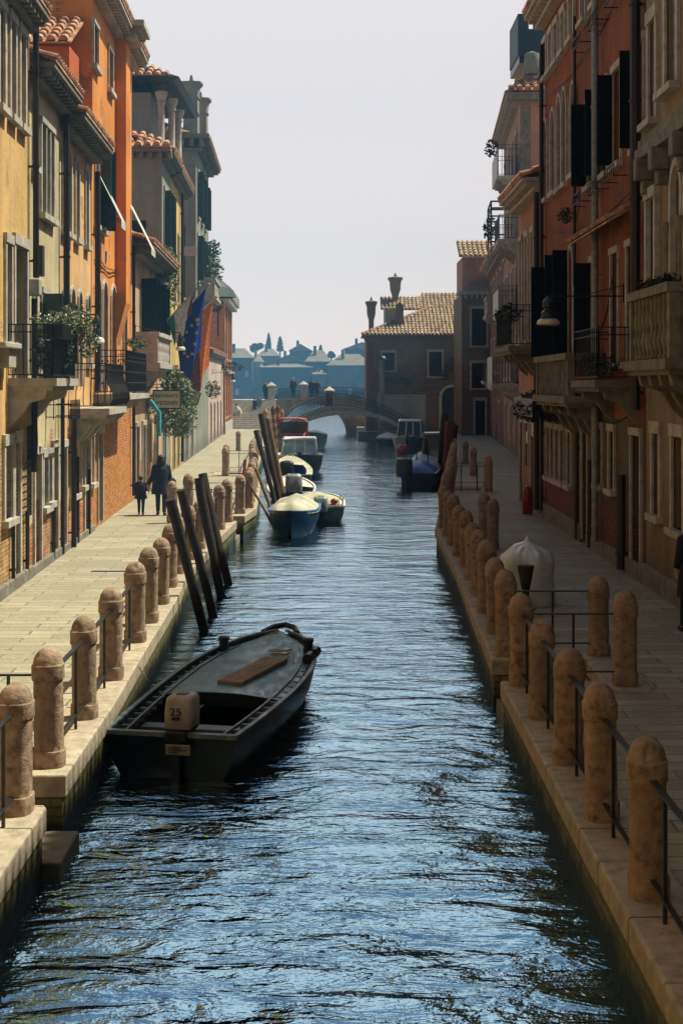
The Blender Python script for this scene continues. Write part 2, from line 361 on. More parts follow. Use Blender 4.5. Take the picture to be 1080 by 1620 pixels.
def obj(name, mb, mat, parent=None, smooth=False, loc=None, bevel=0, ang=40, fix=True):
    me = bpy.data.meshes.new(name)
    if parent is not None: off = wloc(parent)
    elif loc is not None: off = Vector(loc)
    else:
        xs = [v.x for v in mb.v]; ys = [v.y for v in mb.v]; zs = [v.z for v in mb.v]
        off = Vector(((min(xs)+max(xs))/2, (min(ys)+max(ys))/2, min(zs)))
    me.from_pydata([v-off for v in mb.v], [], mb.f); me.update()
    if fix:
        bm = bmesh.new(); bm.from_mesh(me); bmesh.ops.recalc_face_normals(bm, faces=bm.faces); bm.to_mesh(me); bm.free()
    me.materials.append(M[mat] if isinstance(mat, str) else mat)
    o = bpy.data.objects.new(name, me); COL.objects.link(o)
    if parent is None: o.location = off
    else: o.parent = parent
    if smooth:
        me.shade_smooth(); me.set_sharp_from_angle(angle=R(ang))
    if bevel:
        md = o.modifiers.new('bevel', 'BEVEL'); md.width = bevel; md.segments = 2; md.limit_method = 'ANGLE'
    return o
def obj_split(name, mb, mat, parent=None, **k):
    """one object for every loose piece of the builder"""
    n = len(mb.v); p = list(range(n))
    def find(i):
        while p[i] != i: p[i] = p[p[i]]; i = p[i]
        return i
    for f in mb.f:
        a = find(f[0])
        for i in f[1:]:
            b = find(i)
            if a != b: p[b] = a
    groups = {}
    for f in mb.f: groups.setdefault(find(f[0]), []).append(f)
    out = []
    for fs in groups.values():
        idx = sorted({i for f in fs for i in f}); mp = {i: j for j, i in enumerate(idx)}; m = MB(); m.v = [mb.v[i] for i in idx]; m.f = [tuple(mp[i] for i in f) for f in fs]
        out.append(obj(name, m, mat, parent, **k))
    return out
def tag(o, label=None, cat=None, group=None, kind=None):
    if label: o['label'] = label
    if cat: o['category'] = cat
    if group: o['group'] = group
    if kind: o['kind'] = kind
    return o
def thing(name, label, cat, loc=(0, 0, 0), group=None):
    o = bpy.data.objects.new(name, None); COL.objects.link(o); o.location = loc; o.empty_display_size = .2
    return tag(o, label, cat, group)
def copy_tree(o, parent=None):
    c = o.copy(); COL.objects.link(c); c.parent = parent
    for ch in o.children: copy_tree(ch, c)
    return c
def text_mesh(s, size, w=None):
    cu = bpy.data.curves.new('t', 'FONT'); cu.body = s; cu.size = size; cu.align_x = 'CENTER'; cu.align_y = 'CENTER'; cu.extrude = .004
    cu.resolution_u = 3
    o = bpy.data.objects.new('t', cu); COL.objects.link(o); bpy.context.view_layer.update()
    dg = bpy.context.evaluated_depsgraph_get(); me = bpy.data.meshes.new_from_object(o.evaluated_get(dg))
    vs = [v.co.copy() for v in me.vertices]; fs = [tuple(p.vertices) for p in me.polygons]
    bpy.data.objects.remove(o); bpy.data.curves.remove(cu)
    if w:
        ww = max(v.x for v in vs)-min(v.x for v in vs)
        for v in vs: v.x *= w/ww
    return vs, fs
def text_obj(s, size, centre, mat, parent, name='lettering', w=None, right=(1, 0, 0), up=(0, 0, 1)):
    vs, fs = text_mesh(s, size, w); c = Vector(centre); r = Vector(right); u = Vector(up); n = r.cross(u)
    mb = MB(); mb.add([c+r*v.x+u*v.y+n*v.z for v in vs], fs)
    return obj(name, mb, mat, parent, fix=False)

# ---------------------------------------------------------------- wall frames
class Wall:
    """side +1: left bank facade facing +X, -1: right bank facade facing -X; u is the distance along the canal"""
    def __init__(s, x0, slope, side): s.x0, s.k, s.s = x0, slope, side
    def X(s, u): return s.x0+s.k*u
    def P(s, u, n, z): return Vector((s.X(u)+s.s*n, u-s.s*s.k*n, z))
    def u(s, px): return s.x0/((px-VX)/F-s.k)
    def z(s, u, py): return EYE-(py-VY)*u/F
    def op(s, pa, pb, yt, yb, arch=0, **k):
        a, b = s.u(pa), s.u(pb); um = s.u(pa)
        return dict(u0=min(a, b), u1=max(a, b), z1=s.z(um, yt), z0=s.z(um, yb), arch=arch, **k)
class Front(Wall):
    """wall facing the camera at distance y0; u is world X"""
    def __init__(s, y0): s.y0 = y0
    def P(s, u, n, z): return Vector((u, s.y0-n, z))
    def u(s, px): return (px-VX)/F*s.y0
    def z(s, u, py): return EYE-(py-VY)*s.y0/F
def wbox(w, mb, u0, u1, n0, n1, z0, z1):
    return mb.hexa([w.P(u0, n0, z0), w.P(u1, n0, z0), w.P(u1, n1, z0), w.P(u0, n1, z0), w.P(u0, n0, z1), w.P(u1, n0, z1), w.P(u1, n1, z1), w.P(u0, n1, z1)])
def archpts(o, seg=8, pointed=False):
    r = (o['u1']-o['u0'])/2; c = (o['u0']+o['u1'])/2; h = o.get('rise', r*(1.25 if o['arch'] == 2 else 1)); zc = o['z1']-h
    return [(c-r*math.cos(math.pi*i/seg), zc+h*math.sin(math.pi*i/seg)**(1 if o['arch'] == 1 else 1.25)) for i in range(seg+1)]
def wall_mesh(w, u0, u1, z0, z1, ops, depth, rd=.2):
    mb = MB()
    us = sorted({u0, u1} | {o['u0'] for o in ops} | {o['u1'] for o in ops}); us = [u for u in us if u0-1e-6 <= u <= u1+1e-6]
    zs = sorted({z0, z1} | {o['z0'] for o in ops} | {o['z1'] for o in ops}); zs = [z for z in zs if z0-1e-6 <= z <= z1+1e-6]
    for i in range(len(us)-1):
        for j in range(len(zs)-1):
            cu, cz = (us[i]+us[i+1])/2, (zs[j]+zs[j+1])/2
            if any(o['u0'] < cu < o['u1'] and o['z0'] < cz < o['z1'] for o in ops): continue
            mb.add([w.P(us[i], 0, zs[j]), w.P(us[i+1], 0, zs[j]), w.P(us[i+1], 0, zs[j+1]), w.P(us[i], 0, zs[j+1])], [(0, 1, 2, 3)])
    for o in ops:
        a, b, c, d = o['u0'], o['u1'], o['z0'], o['z1']
        if o['arch']:
            pts = archpts(o); k = len(pts)//2
            for q, corner in ((pts[:k+1], (a, d)), (pts[k:], (b, d))):
                for i in range(len(q)-1):
                    mb.add([w.P(corner[0], 0, corner[1]), w.P(q[i][0], 0, q[i][1]), w.P(q[i+1][0], 0, q[i+1][1])], [(0, 1, 2)])
            ring = [(a, c)]+pts+[(b, c)]
        else: ring = [(a, c), (a, d), (b, d), (b, c)]
        ring.append(ring[0])
        for (p, q), (r, t) in zip(ring, ring[1:]):
            mb.add([w.P(p, 0, q), w.P(r, 0, t), w.P(r, -rd, t), w.P(p, -rd, q)], [(0, 1, 2, 3)])
    D = -depth
    c = [w.P(u0, 0, z0), w.P(u1, 0, z0), w.P(u1, D, z0), w.P(u0, D, z0), w.P(u0, 0, z1), w.P(u1, 0, z1), w.P(u1, D, z1), w.P(u0, D, z1)]
    mb.add(c, [(1, 2, 6, 5), (2, 3, 7, 6), (3, 0, 4, 7), (4, 5, 6, 7)])
    return mb
def window(w, parent, o, frame='stone', sill=True, fw=.11, shut=None, bars=(1, 2), pane='glass', door=False, cas='casement', proud=.05, sillp=.13, shm='shut_green', lab=None, cs=True):
    a, b, c, d = o['u0'], o['u1'], o['z0'], o['z1']
    mb = MB(); t = .05
    if cs:
        wbox(w, mb, a, a+t, -.16, -.11, c, d); wbox(w, mb, b-t, b, -.16, -.11, c, d); wbox(w, mb, a+t, b-t, -.16, -.11, d-t, d); wbox(w, mb, a+t, b-t, -.16, -.11, c, c+t)
        for i in range(1, bars[0]+1):
            x = a+(b-a)*i/(bars[0]+1); wbox(w, mb, x-t/2, x+t/2, -.158, -.112, c+t, d-t)
        for i in range(1, bars[1]+1):
            x = c+(d-c)*i/(bars[1]+1); wbox(w, mb, a+t, b-t, -.155, -.118, x-.02, x+.02)
    else: wbox(w, mb, a, b, -.17, -.14, c, d)
    wo = obj('door' if door else 'window', mb, cas if cs else pane, parent, fix=False)
    if lab: wo['label'] = lab
    if cs:
        mb = MB(); wbox(w, mb, a, b, -.19, -.165, c, d); obj('pane', mb, pane, wo, fix=False)
    if frame:
        mb = MB()
        if o['arch']:
            pts = archpts(o); r = (b-a)/2; cu = (a+b)/2; zc = pts[0][1]
            out = [(cu+(x-cu)*(1+fw/r), zc+(z-zc)*(1+fw/(d-zc))) for x, z in pts]
            ins = [(a, c)]+pts+[(b, c)]; ou = [(a-fw, c)]+out+[(b+fw, c)]
            for i in range(len(ins)-1):
                p, q, r_, s_ = ins[i], ins[i+1], ou[i+1], ou[i]
                mb.hexa([w.P(*_) for _ in ((p[0], .002, p[1]), (q[0], .002, q[1]), (r_[0], .002, r_[1]), (s_[0], .002, s_[1]), (p[0], proud, p[1]), (q[0], proud, q[1]), (r_[0], proud, r_[1]), (s_[0], proud, s_[1]))])
        else:
            wbox(w, mb, a-fw, a, -.02, proud, c, d); wbox(w, mb, b, b+fw, -.02, proud, c, d); wbox(w, mb, a-fw-.02, b+fw+.02, -.02, proud+.02, d, d+fw*1.5)
        obj('frame', mb, frame, wo, fix=False)
    if sill:
        mb = MB(); wbox(w, mb, a-fw-.05, b+fw+.05, -.1, sillp, c-.12, c); obj('sill', mb, frame or 'stone', wo, fix=False)
    if shut:
        hw = (b-a)/2
        for sg, e in ((-1, a), (1, b)):
            if o.get('one') and sg != o['one']: continue
            mb = MB(); z0, z1 = c+.02, d-.02
            if shut == 'flat':
                x0, x1 = (e-hw-.02, e-.02) if sg < 0 else (e+.02, e+hw+.02)
                wbox(w, mb, x0, x1, .055, .09, z0, z1)
                k = int((z1-z0)/.12)
                for i in range(k): wbox(w, mb, x0+.05, x1-.05, .088, .102, z0+.05+i*(z1-z0)/k, z0+.11+i*(z1-z0)/k)
            else:                                   # half open, standing out from the wall
                L = o.get('sw', hw); A = R(o.get('sa', 70)); dn = math.sin(A)*L; du = math.cos(A)*L*sg
                p = [w.P(e, .05, 0), w.P(e+du, .05+dn, 0)]; dv = (p[1]-p[0]); nn = Vector((-dv.y, dv.x, 0)).normalized()*.02
                def sl_(f0, f1, za, zb, th): 
                    q0, q1 = p[0]+dv*f0, p[0]+dv*f1; m = nn*th
                    mb.hexa([q+Vector((0, 0, za)) for q in (q0-m, q1-m, q1+m, q0+m)]+[q+Vector((0, 0, zb)) for q in (q0-m, q1-m, q1+m, q0+m)])
                sl_(0, 1, z0, z1, .8)
                k = int((z1-z0)/.16)
                for i in range(k): sl_(.08, .92, z0+.04+i*(z1-z0)/k, z0+.13+i*(z1-z0)/k, 1.25)
            obj('shutter', mb, shm, wo, fix=False)
    return wo
def tiles(mb, P, U, V, lu, lv, pitch=.24, length=.34, inside=None, fan=1.0):
    """rows of overlapping half round tiles: P corner at the eave, U along it, V up the slope"""
    P, U, V = Vector(P), Vector(U).normalized(), Vector(V).normalized(); N = U.cross(V)
    if N.z < 0: N = -N
    nu, nv = max(1, int(lu/pitch)), max(1, int(lv/length)); pu, pv = lu/nu, lv/nv
    for i in range(nu):
        for j in range(nv):
            if inside and not inside((i+.5)*pu, (j+.5)*pv): continue
            r0, r1 = pu*.40, pu*.30; c0 = P+U*((i+.5)*pu+random.uniform(-.012, .012))+V*(j*pv); c1 = c0+V*(pv*1.12)
            vs = []
            for c, r, lift in ((c0, r0, .035), (c1, r1, .0)):
                for k in range(6):
                    a = math.pi*k/5; vs.append(c+U*math.cos(a)*r+N*(math.sin(a)*r+lift))
            mb.add(vs, [(k, k+1, k+7, k+6) for k in range(5)]+[(0, 1, 2, 3, 4, 5)])
def eave(w, parent, u0, u1, z, proj=.42, mat='stone_dark', roof='tile', dent=.34, gut=True, run=1.6, drop=.34):
    mb = MB(); wbox(w, mb, u0, u1, 0, proj*.45, z-drop, z-drop+.1); wbox(w, mb, u0, u1, 0, proj*.95, z-.10, z)
    n = int((u1-u0)/dent)
    for i in range(n):
        a = u0+(i+.2)*(u1-u0)/n; wbox(w, mb, a, a+dent*.45, .01, proj*.8, z-drop+.102, z-.102)
    obj('cornice', mb, mat, parent, fix=False)
    mb = MB(); a, b = w.P(u0, proj, z), w.P(u1, proj, z); U = b-a; V = (w.P(u0, proj-1, z+.36)-a)
    q = [w.P(u0, proj, z+.003), w.P(u1, proj, z+.003), w.P(u1, proj-5, z+1.803), w.P(u0, proj-5, z+1.803)]
    mb.prism(q, (0, 0, .05)); tiles(mb, a+Vector((0, 0, .05)), U, V, U.length, run, .24)
    obj('roof', mb, roof, parent, fix=False)
def pipe(w, parent, u, z0, z1, r=.055, mat='pipe', n=.12, name='drainpipe'):
    mb = MB(); mb.tube([w.P(u, n, z0), w.P(u, n, z1)], r, 8)
    k = int((z1-z0)/1.8)
    for i in range(k+1):
        zz = z0+.3+i*1.8
        if zz < z1: mb.tube([w.P(u, n, zz), w.P(u, n, zz+.05)], r*1.25, 8); wbox(w, mb, u-.015, u+.015, 0, n, zz, zz+.04)
    return obj(name, mb, mat, parent, smooth=True, fix=False)
def iron_balcony(w, parent, u0, u1, proj, zf, h=1.0, gap=.11, slab='stone', belly=0, corb=2, mat='iron', th=.14, panel=False):
    mb = MB(); wbox(w, mb, u0-.05, u1+.05, 0, proj+.08, zf-th, zf); wbox(w, mb, u0, u1, 0, proj, zf-th-.08, zf-th)
    o = obj('balcony', mb, slab, parent, fix=False)
    mb = MB()
    for i in range(corb):
        u = u0+(u1-u0)*(i+.5)/corb if corb > 2 else (u0+.12 if i == 0 else u1-.12)
        pts = [(0, zf-th-.08), (proj*.85, zf-th-.08), (proj*.8, zf-th-.22), (proj*.45, zf-th-.30), (proj*.28, zf-th-.5), (0, zf-th-.7)]
        a = [w.P(u-.09, n, z) for n, z in pts]; b = w.P(u+.09, 0, 0)-w.P(u-.09, 0, 0); mb.prism(a, b)
    obj_split('corbel', mb, slab, o, fix=False)
    mb = MB()
    path = [(u0, 0), (u0, proj), (u1, proj), (u1, 0)]
    for (a, n0), (b, n1) in zip(path, path[1:]):
        L = math.hypot(b-a, n1-n0); k = max(2, int(L/gap))
        for zz in (zf+.06, zf+h*.86, zf+h): mb.beam(w.P(a, n0, zz), w.P(b, n1, zz), .035, .022)
        for i in range(k+1):
            u, n = a+(b-a)*i/k, n0+(n1-n0)*i/k
            if belly:
                du, dn = (n1-n0)/L, -(b-a)/L
                sg = 1 if (n0 != n1) else -1
                ou, on = (-1 if a == u0 and n0 != n1 else 1 if n0 != n1 else 0), (0 if n0 != n1 else 1)
                pts = [w.P(u+ou*belly*f, n+on*belly*f, zf+h*t) for t, f in ((.06, .55), (.2, 1), (.35, .9), (.55, .25), (.75, 0), (1, 0))]
                mb.tube(pts, .010, 4, False)
            else: mb.beam(w.P(u, n, zf+.06), w.P(u, n, zf+h), .018, .018)
            if panel and i < k:
                u2, n2 = a+(b-a)*(i+.5)/k, n0+(n1-n0)*(i+.5)/k
                for zz in (.25, .5, .75): mb.ball(w.P(u2, n2, zf+h*zz), .03, 6, 4)
    obj('railing', mb, mat, o, fix=False)
    return o
def stone_balcony(w, parent, u0, u1, proj, zf, h=1.0, mat='stone', gap=.24, corb=3, face_panel=True):
    mb = MB(); wbox(w, mb, u0-.06, u1+.06, 0, proj+.08, zf-.16, zf); wbox(w, mb, u0, u1, 0, proj, zf-.24, zf-.16)
    o = obj('balcony', mb, mat, parent, fix=False)
    mb = MB()
    for i in range(corb):
        u = u0+(u1-u0)*(i+.5)/corb
        pts = [(0, zf-.24), (proj*.9, zf-.24), (proj*.85, zf-.4), (proj*.45, zf-.5), (proj*.28, zf-.75), (0, zf-.95)]
        mb.prism([w.P(u-.1, n, z) for n, z in pts], w.P(u+.1, 0, 0)-w.P(u-.1, 0, 0))
    obj_split('corbel', mb, mat, o, fix=False)
    mb = MB(); wbox(w, mb, u0-.04, u1+.04, 0, proj+.05, zf+h-.14, zf+h)
    t = .16
    for a, b, c, d in ((u0, u0+t, proj-t, proj), (u1-t, u1, proj-t, proj)): wbox(w, mb, a, b, c, d, zf, zf+h-.14)
    if face_panel: wbox(w, mb, u0+.03, u0+t-.03, 0, proj-t, zf, zf+h-.14)
    prof = [(.045, 0), (.06, .04), (.035, .10), (.075, .30), (.05, .42), (.04, .5), (.06, .62), (.06, .70), (.045, .78), (.06, 1)]
    H = h-.14
    n = max(2, int((u1-u0-2*t)/gap))
    for i in range(n):
        u = u0+t+(i+.5)*(u1-u0-2*t)/n; p = w.P(u, proj-t/2, zf); mb.lathe([(r, z*H) for r, z in prof], p, 8)
    for e in ([] if face_panel else [u0+t/2])+[u1-t/2]:
        n = max(1, int((proj-t)/gap))
        for i in range(n): mb.lathe([(r, z*H) for r, z in prof], w.P(e, (i+.5)*(proj-t)/n, zf), 8)
    obj('balustrade', mb, mat, o, smooth=True, fix=False)
    return o

# ================================================================ THE SETTING
WL = Wall(-5.0, -.036, 1); WR = Wall(5.6, 0, -1); WF = Wall(4.64, .06, -1)
EL = [(2, -2.45), (12, -2.55), (16, -2.58), (18.3, -2.65), (23, -2.77), (27, -2.95), (33, -2.9), (37, -2.78), (41, -2.5), (50, -2.9), (61, -3.7), (80, -4.4), (98, -4.9), (116, -5.6)]
ER = [(2, 1.95), (17.1, 1.95), (18.4, 1.97), (27.4, 2.25), (31, 2.3), (35, 2.35), (41, 2.9), (50, 3.7), (60, 4.6), (70, 5.4), (84, 6.6), (103, 8.3)]
def edge(E, y):
    if y <= E[0][0]: return E[0][1]
    for (a, x), (b, t) in zip(E, E[1:]):
        if y <= b: return x+(t-x)*(y-a)/(b-a)
    return E[-1][1]
NOT_L = [(12.05, 12.95, 1.35), (37.1, 38.5, 1.3), (56.2, 57.6, 1.3)]
NOT_R = [(17.1, 18.4, 1.25), (47.5, 49, 1.3)]
# water: fine canal reach plus a wide sheet, one object
mb = MB(); mb.add([(-300, -40, WZ), (300, -40, WZ), (300, 420, WZ), (-300, 420, WZ)], [(0, 1, 2, 3)])
tag(obj('water', mb, 'water', fix=False), kind='structure')
def bank(E, NOT, side, yend, y0):
    """side -1 left, +1 right: pavement sheet, quay wall and coping"""
    ys = sorted({y0, yend} | {y for y, _ in E if y0 < y < yend} | {v for n in NOT for v in n[:2]})
    pv, qw, cp = MB(), MB(), []
    far = 70*side; cw = .52
    for a, b in zip(ys, ys[1:]):
        d = next((n[2] for n in NOT if n[0] <= (a+b)/2 <= n[1]), 0)
        xa, xb = edge(E, a)+side*(d+cw), edge(E, b)+side*(d+cw)
        pv.add([(xa, a, 0), (far, a, 0), (far, b, 0), (xb, b, 0)], [(0, 1, 2, 3)])
        xa, xb = edge(E, a)+side*(d+.04), edge(E, b)+side*(d+.04)
        qw.hexa([(xa, a, -2.5), (xa+side*.6, a, -2.5), (xb+side*.6, b, -2.5), (xb, b, -2.5), (xa, a, -.19), (xa+side*.6, a, -.19), (xb+side*.6, b, -.19), (xb, b, -.19)])
        xa, xb = edge(E, a)+side*d, edge(E, b)+side*d
        n = max(1, int((b-a)/1.9))
        for i in range(n):
            p, q = a+(b-a)*i/n, a+(b-a)*(i+1)/n; u, v = xa+(xb-xa)*i/n, xa+(xb-xa)*(i+1)/n
            g = .006; j = random.uniform(-.012, .012)
            cp.append([(u+j, p+g, -.188), (u+side*(cw+.01), p+g, -.188), (v+side*(cw+.01), q-g, -.188), (v+j, q-g, -.188)])
    for a, b, d in NOT:                           # return walls and steps of the landing
        for y, s in ((a, -1), (b, 1)):
            x0 = edge(E, y); y2 = y+s*.5
            qw.box(*sorted((x0+side*.045, x0+side*(d+.5))), *sorted((y-s*.003, y2)), -2.5, -.195)
            cp.append([(x0+side*cw, y, -.188), (x0+side*(d+cw), y, -.188), (x0+side*(d+cw), y2, -.188), (x0+side*cw, y2, -.188)])
    return pv, qw, cp
for nm, E, NOT, side, ye in (('left', EL, NOT_L, -1, 116), ('right', ER, NOT_R, 1, 112)):
    pv, qw, cp = bank(E, NOT, side, ye, -30)
    qw.box(*sorted((side*70, edge(E, ye)+side*.1)), ye-.5, ye-.01, -2.5, -.01)
    tag(obj('pavement', pv, 'pave', fix=False), kind='structure')
    t = thing('quay_wall', 'low brick quay wall with green algae along the %s bank of the canal' % ('sunlit left' if side < 0 else 'shaded right'), 'quay wall', (edge(E, 10), 10, 0))
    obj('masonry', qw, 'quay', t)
    mb = MB()
    for q in cp:
        if (q[1][0]-q[0][0])*(q[3][1]-q[0][1]) < 0: q = [q[1], q[0], q[3], q[2]]
        mb.hexa(q+[(x, y, .03) for x, y, z in q])
    obj('coping', mb, 'coping', t, bevel=.025)
    for a, b, d in NOT:
        mb = MB(); x0 = edge(E, (a+b)/2)
        for i in range(3):
            top = -.16-.16*i; xs = sorted((x0+side*(d-.0-.42*i), x0+side*(d-.42*(i+1)-.02 if i < 2 else (-.12 if side < 0 and a < 20 else .08))))
            mb.box(xs[0], xs[1], a+.01, b-.01, -1.6, top)
        obj('landing_step', mb, 'stone_dark', t, bevel=.02)

# ---------------------------------------------------------------- bollards and railings
ORD = 'first second third fourth fifth sixth seventh eighth ninth tenth eleventh twelfth thirteenth fourteenth fifteenth sixteenth seventeenth eighteenth nineteenth twentieth twenty-first twenty-second twenty-third twenty-fourth twenty-fifth twenty-sixth twenty-seventh twenty-eighth twenty-ninth thirtieth thirty-first thirty-second thirty-third thirty-fourth thirty-fifth'.split()
def bollard_proto(sq, seed):
    rnd = random.Random(seed)
    prof = [(.160, 0), (.163, .012), (.163, .145), (.161, .152), (.147, .155)]+[(.1445, .16+.05*i) for i in range(13)]+[(.1445, .808), (.157, .812), (.160, .818), (.160, .885), (.160, .942), (.158, .950), (.149, .953)]
    n = 40; mb = MB(); top = [(.147*math.cos(a), .953+.158*math.sin(a)) for a in [R(x) for x in (2, 12, 24, 36, 48, 60, 71, 80, 87)]]
    mb.lathe(prof, n=n, sq=sq, cap=False); mb.f.append(tuple(range(n))[::-1]); o_ = len(mb.v)-n; mb.lathe(top, n=n, sq=2.0+(sq-2)*.5)
    mb.f += [(o_+k, o_+(k+1) % n, o_+n+(k+1) % n, o_+n+k) for k in range(n)]; mb.f = [f for f in mb.f if f != tuple(range(o_+n, o_+2*n))[::-1]]
    for v in mb.v:
        k = mnoise.noise(v*6+Vector((seed*7, 0, 0)))*.003+mnoise.noise(v*30+Vector((0, seed*5, 0)))*.003
        ch = mnoise.noise(v*13+Vector((seed*3, 9, seed))); k -= .018*max(0, ch-.36)/.3
        r = math.hypot(v.x, v.y)
        if r > .01: v.x *= 1+k/r; v.y *= 1+k/r
    return mb
shaft = [obj('stone_bollard', bollard_proto(q, i), 'bollard', loc=(0, 0, 0), smooth=True, ang=30) for i, q in enumerate((2.6, 4.2, 3.4, 3.0, 2.3, 4.6, 3.6, 2.8, 3.2))]
first_used = [False]*9
def bollard(x, y, label, group, k, z=.03):
    k = (k*4) % 9; o = shaft[k]
    if first_used[k]: o = o.copy(); COL.objects.link(o)
    first_used[k] = True
    o.location = (x, y, z); o.rotation_euler = (random.uniform(-.018, .018), random.uniform(-.018, .018), random.choice((0, 1, 2, 3))*math.pi/2+random.uniform(-.06, .06)); s = random.uniform(.88, .96); o.scale = (s, s, random.uniform(.96, 1.04))
    tag(o, label, 'bollard', group); return (x, y)
def railing(a, b, label, group, kz=.86):
    a, b = Vector((*a, .03)), Vector((*b, .03)); d = (b-a).normalized(); t = thing('iron_railing', label, 'railing', tuple((a+b)/2), group)
    p, q = a+d*.13, b-d*.13; Z = lambda v, z: Vector((v.x, v.y, v.z+z))
    mb = MB(); mb.beam(Z(p, kz), Z(q, kz), .05, .018); obj('top_rail', mb, 'rail', t)
    mb = MB(); mb.beam(Z(p, .16), Z(q, .16), .04, .016); obj('bottom_rail', mb, 'rail', t)
    L = (q-p).length; n = 2 if L > 1.0 else 1
    for i in range(n):
        m = p+(q-p)*((i+1)/(n+1) if n == 1 else (.24, .76)[i]); mb = MB(); mb.beam(Z(m, .0), Z(m, kz-.01), .028, .028, (d.x, d.y, 0)); obj('upright', mb, 'rail', t)
LB = [-9, 10.4, 11.84, 13.3, 15.2, 17.2, 19.7, 21.3, 23.1, 25.0, 26.8, 28.9, 30.8, 32.8, 34.9, 36.8, 39.2, 41, 43, 45, 47, 49, 51, 53, 55.7, 58.2, 60.3, 62.5, 65, 68, 71, 74.5, 78]
LB = [y for y in LB if y > 8]
RBY = [8.1, 9.88, 11.67, 13.4, 15.2, 16.85, 18.7, 20.4, 22.2, 24.1, 25.9, 27.7, 29.6, 31.5, 33.4, 35.3, 37.3, 39.3, 41.4, 43.4, 45.3, 47.2, 49.3, 51.5, 53.7, 56, 58.5, 61, 64, 67, 70]
def row(ys, E, side, bank_name, NOT):
    prev = None
    for i, y in enumerate(ys):
        x = edge(E, y)+side*.23
        bollard(x, y, '%s domed stone bollard from the front in the row along the %s canal edge' % (ORD[i], bank_name), 'bollards on the %s canal edge' % bank_name, i+(0 if side > 0 else 1))
        if prev and not any(n[0]-.3 < (prev[1]+y)/2 < n[1]+.3 for n in NOT):
            railing(prev, (x, y), 'low iron railing between the %s and %s stone bollards of the %s canal edge' % (ORD[i-1], ORD[i], bank_name), 'railings on the %s canal edge' % bank_name)
        prev = (x, y)
row(LB, EL, -1, 'left', NOT_L); row(RBY, ER, 1, 'right', NOT_R)
# gate posts set back on the pavement around the landing steps, with return railings
def landing(ya, yb, E, side, bank_name, depth, which):
    g = 'posts round the landing steps'
    for y, w_ in ((ya, 'nearer'), (yb, 'farther')):
        x = edge(E, y)+side*(depth+.23); e = edge(E, y)+side*.23
        bollard(x, y, 'domed stone bollard set back on the %s pavement, %s side of the %s landing steps' % (bank_name, w_, which), g, int(y))
        railing((min(x, e), y), (max(x, e), y), 'iron railing running inland on the %s side of the %s landing steps, %s bank' % (w_, which, bank_name), 'railings round the landing steps')
landing(11.84, 13.3, EL, -1, 'left', 1.35, 'nearest'); landing(36.8, 39.2, EL, -1, 'left', 1.45, 'middle'); landing(55.7, 58.2, EL, -1, 'left', 1.1, 'farthest')
landing(16.85, 18.7, ER, 1, 'right', 1.25, 'nearest'); landing(47.2, 49.3, ER, 1, 'right', 1.3, 'farther')
for i, (x, y, w_) in enumerate(((3.35, 30.9, 'beyond the white wrapped bundle'), (3.35, 32.6, 'just beyond the post behind the white bundle'), (5.3, 56, 'standing alone far down the right pavement'), (5.7, 64, 'farthest one standing in the middle of the right pavement'), (-5.7, 77, 'beside the last steps on the left bank'))):
    bollard(x, y, 'domed stone bollard '+w_, 'bollards away from the edge', i, 0)
# mooring hooks on ropes lie on boats further down
# ---------------------------------------------------------------- mooring poles
def pole(name, pts, r, mat, label, group, cap=None, bands=None):
    mb = MB(); a, b = Vector(pts[0]), Vector(pts[1]); n = 9
    P = [a+(b-a)*i/n+Vector((mnoise.noise(Vector((i*.7, a.x*9, a.y))), mnoise.noise(Vector((i*.7, 5, a.y*3))), 0))*.03 for i in range(n+1)]
    mb.tube(P, [r*(1.08-.2*i/n)*random.uniform(.94, 1.06) for i in range(n+1)], 9)
    if bands:
        t = thing(name, label, 'mooring pole', (b.x, b.y, WZ), group); obj('shaft', mb, mat, t, smooth=True, ang=50)
        mb = MB()
        for i in range(0, 9, 2):
            q0, q1 = a+(b-a)*(i*.055), a+(b-a)*(i*.055+.05); mb.tube([q0, q1], r*1.14, 9)
        obj_split('painted_band', mb, bands, t, smooth=True)
        if cap: mb = MB(); mb.lathe([(r*1.2, 0), (r*1.3, .08), (r*.8, .2), (.01, .3)], a, 9); obj('cap', mb, cap, t, smooth=True)
        return t
    return tag(obj(name, mb, mat, smooth=True, ang=50), label, 'mooring pole', group)
def wpt(px, py, z, y=None):
    y = y or F*(EYE-z)/(py-VY); return Vector(((px-VX)/F*y, y, EYE-(py-VY)*y/F))
gp = 'dark mooring poles by the left quay'
for i, (tx, ty, bx, by, r, dy, lab) in enumerate((
    (268, 790, 324, 1000, .088, -.5, 'dark leaning mooring pole, leftmost and nearest of the four by the left quay'),
    (287, 775, 338, 975, .085, -.4, 'dark leaning mooring pole, second from the left of the four by the left quay'),
    (314, 756, 350, 944, .095, .1, 'thick dark mooring pole, third from the left of the four by the left quay'),
    (320, 750, 361, 925, .09, .5, 'dark mooring pole, rightmost of the four by the left quay'))):
    b = wpt(bx, by, WZ); a = wpt(tx, ty, 0, b.y+dy)
    d = (b-a).normalized(); pole('mooring_pole', (a, b+d*1.2), r, 'wood_pole', lab, gp)
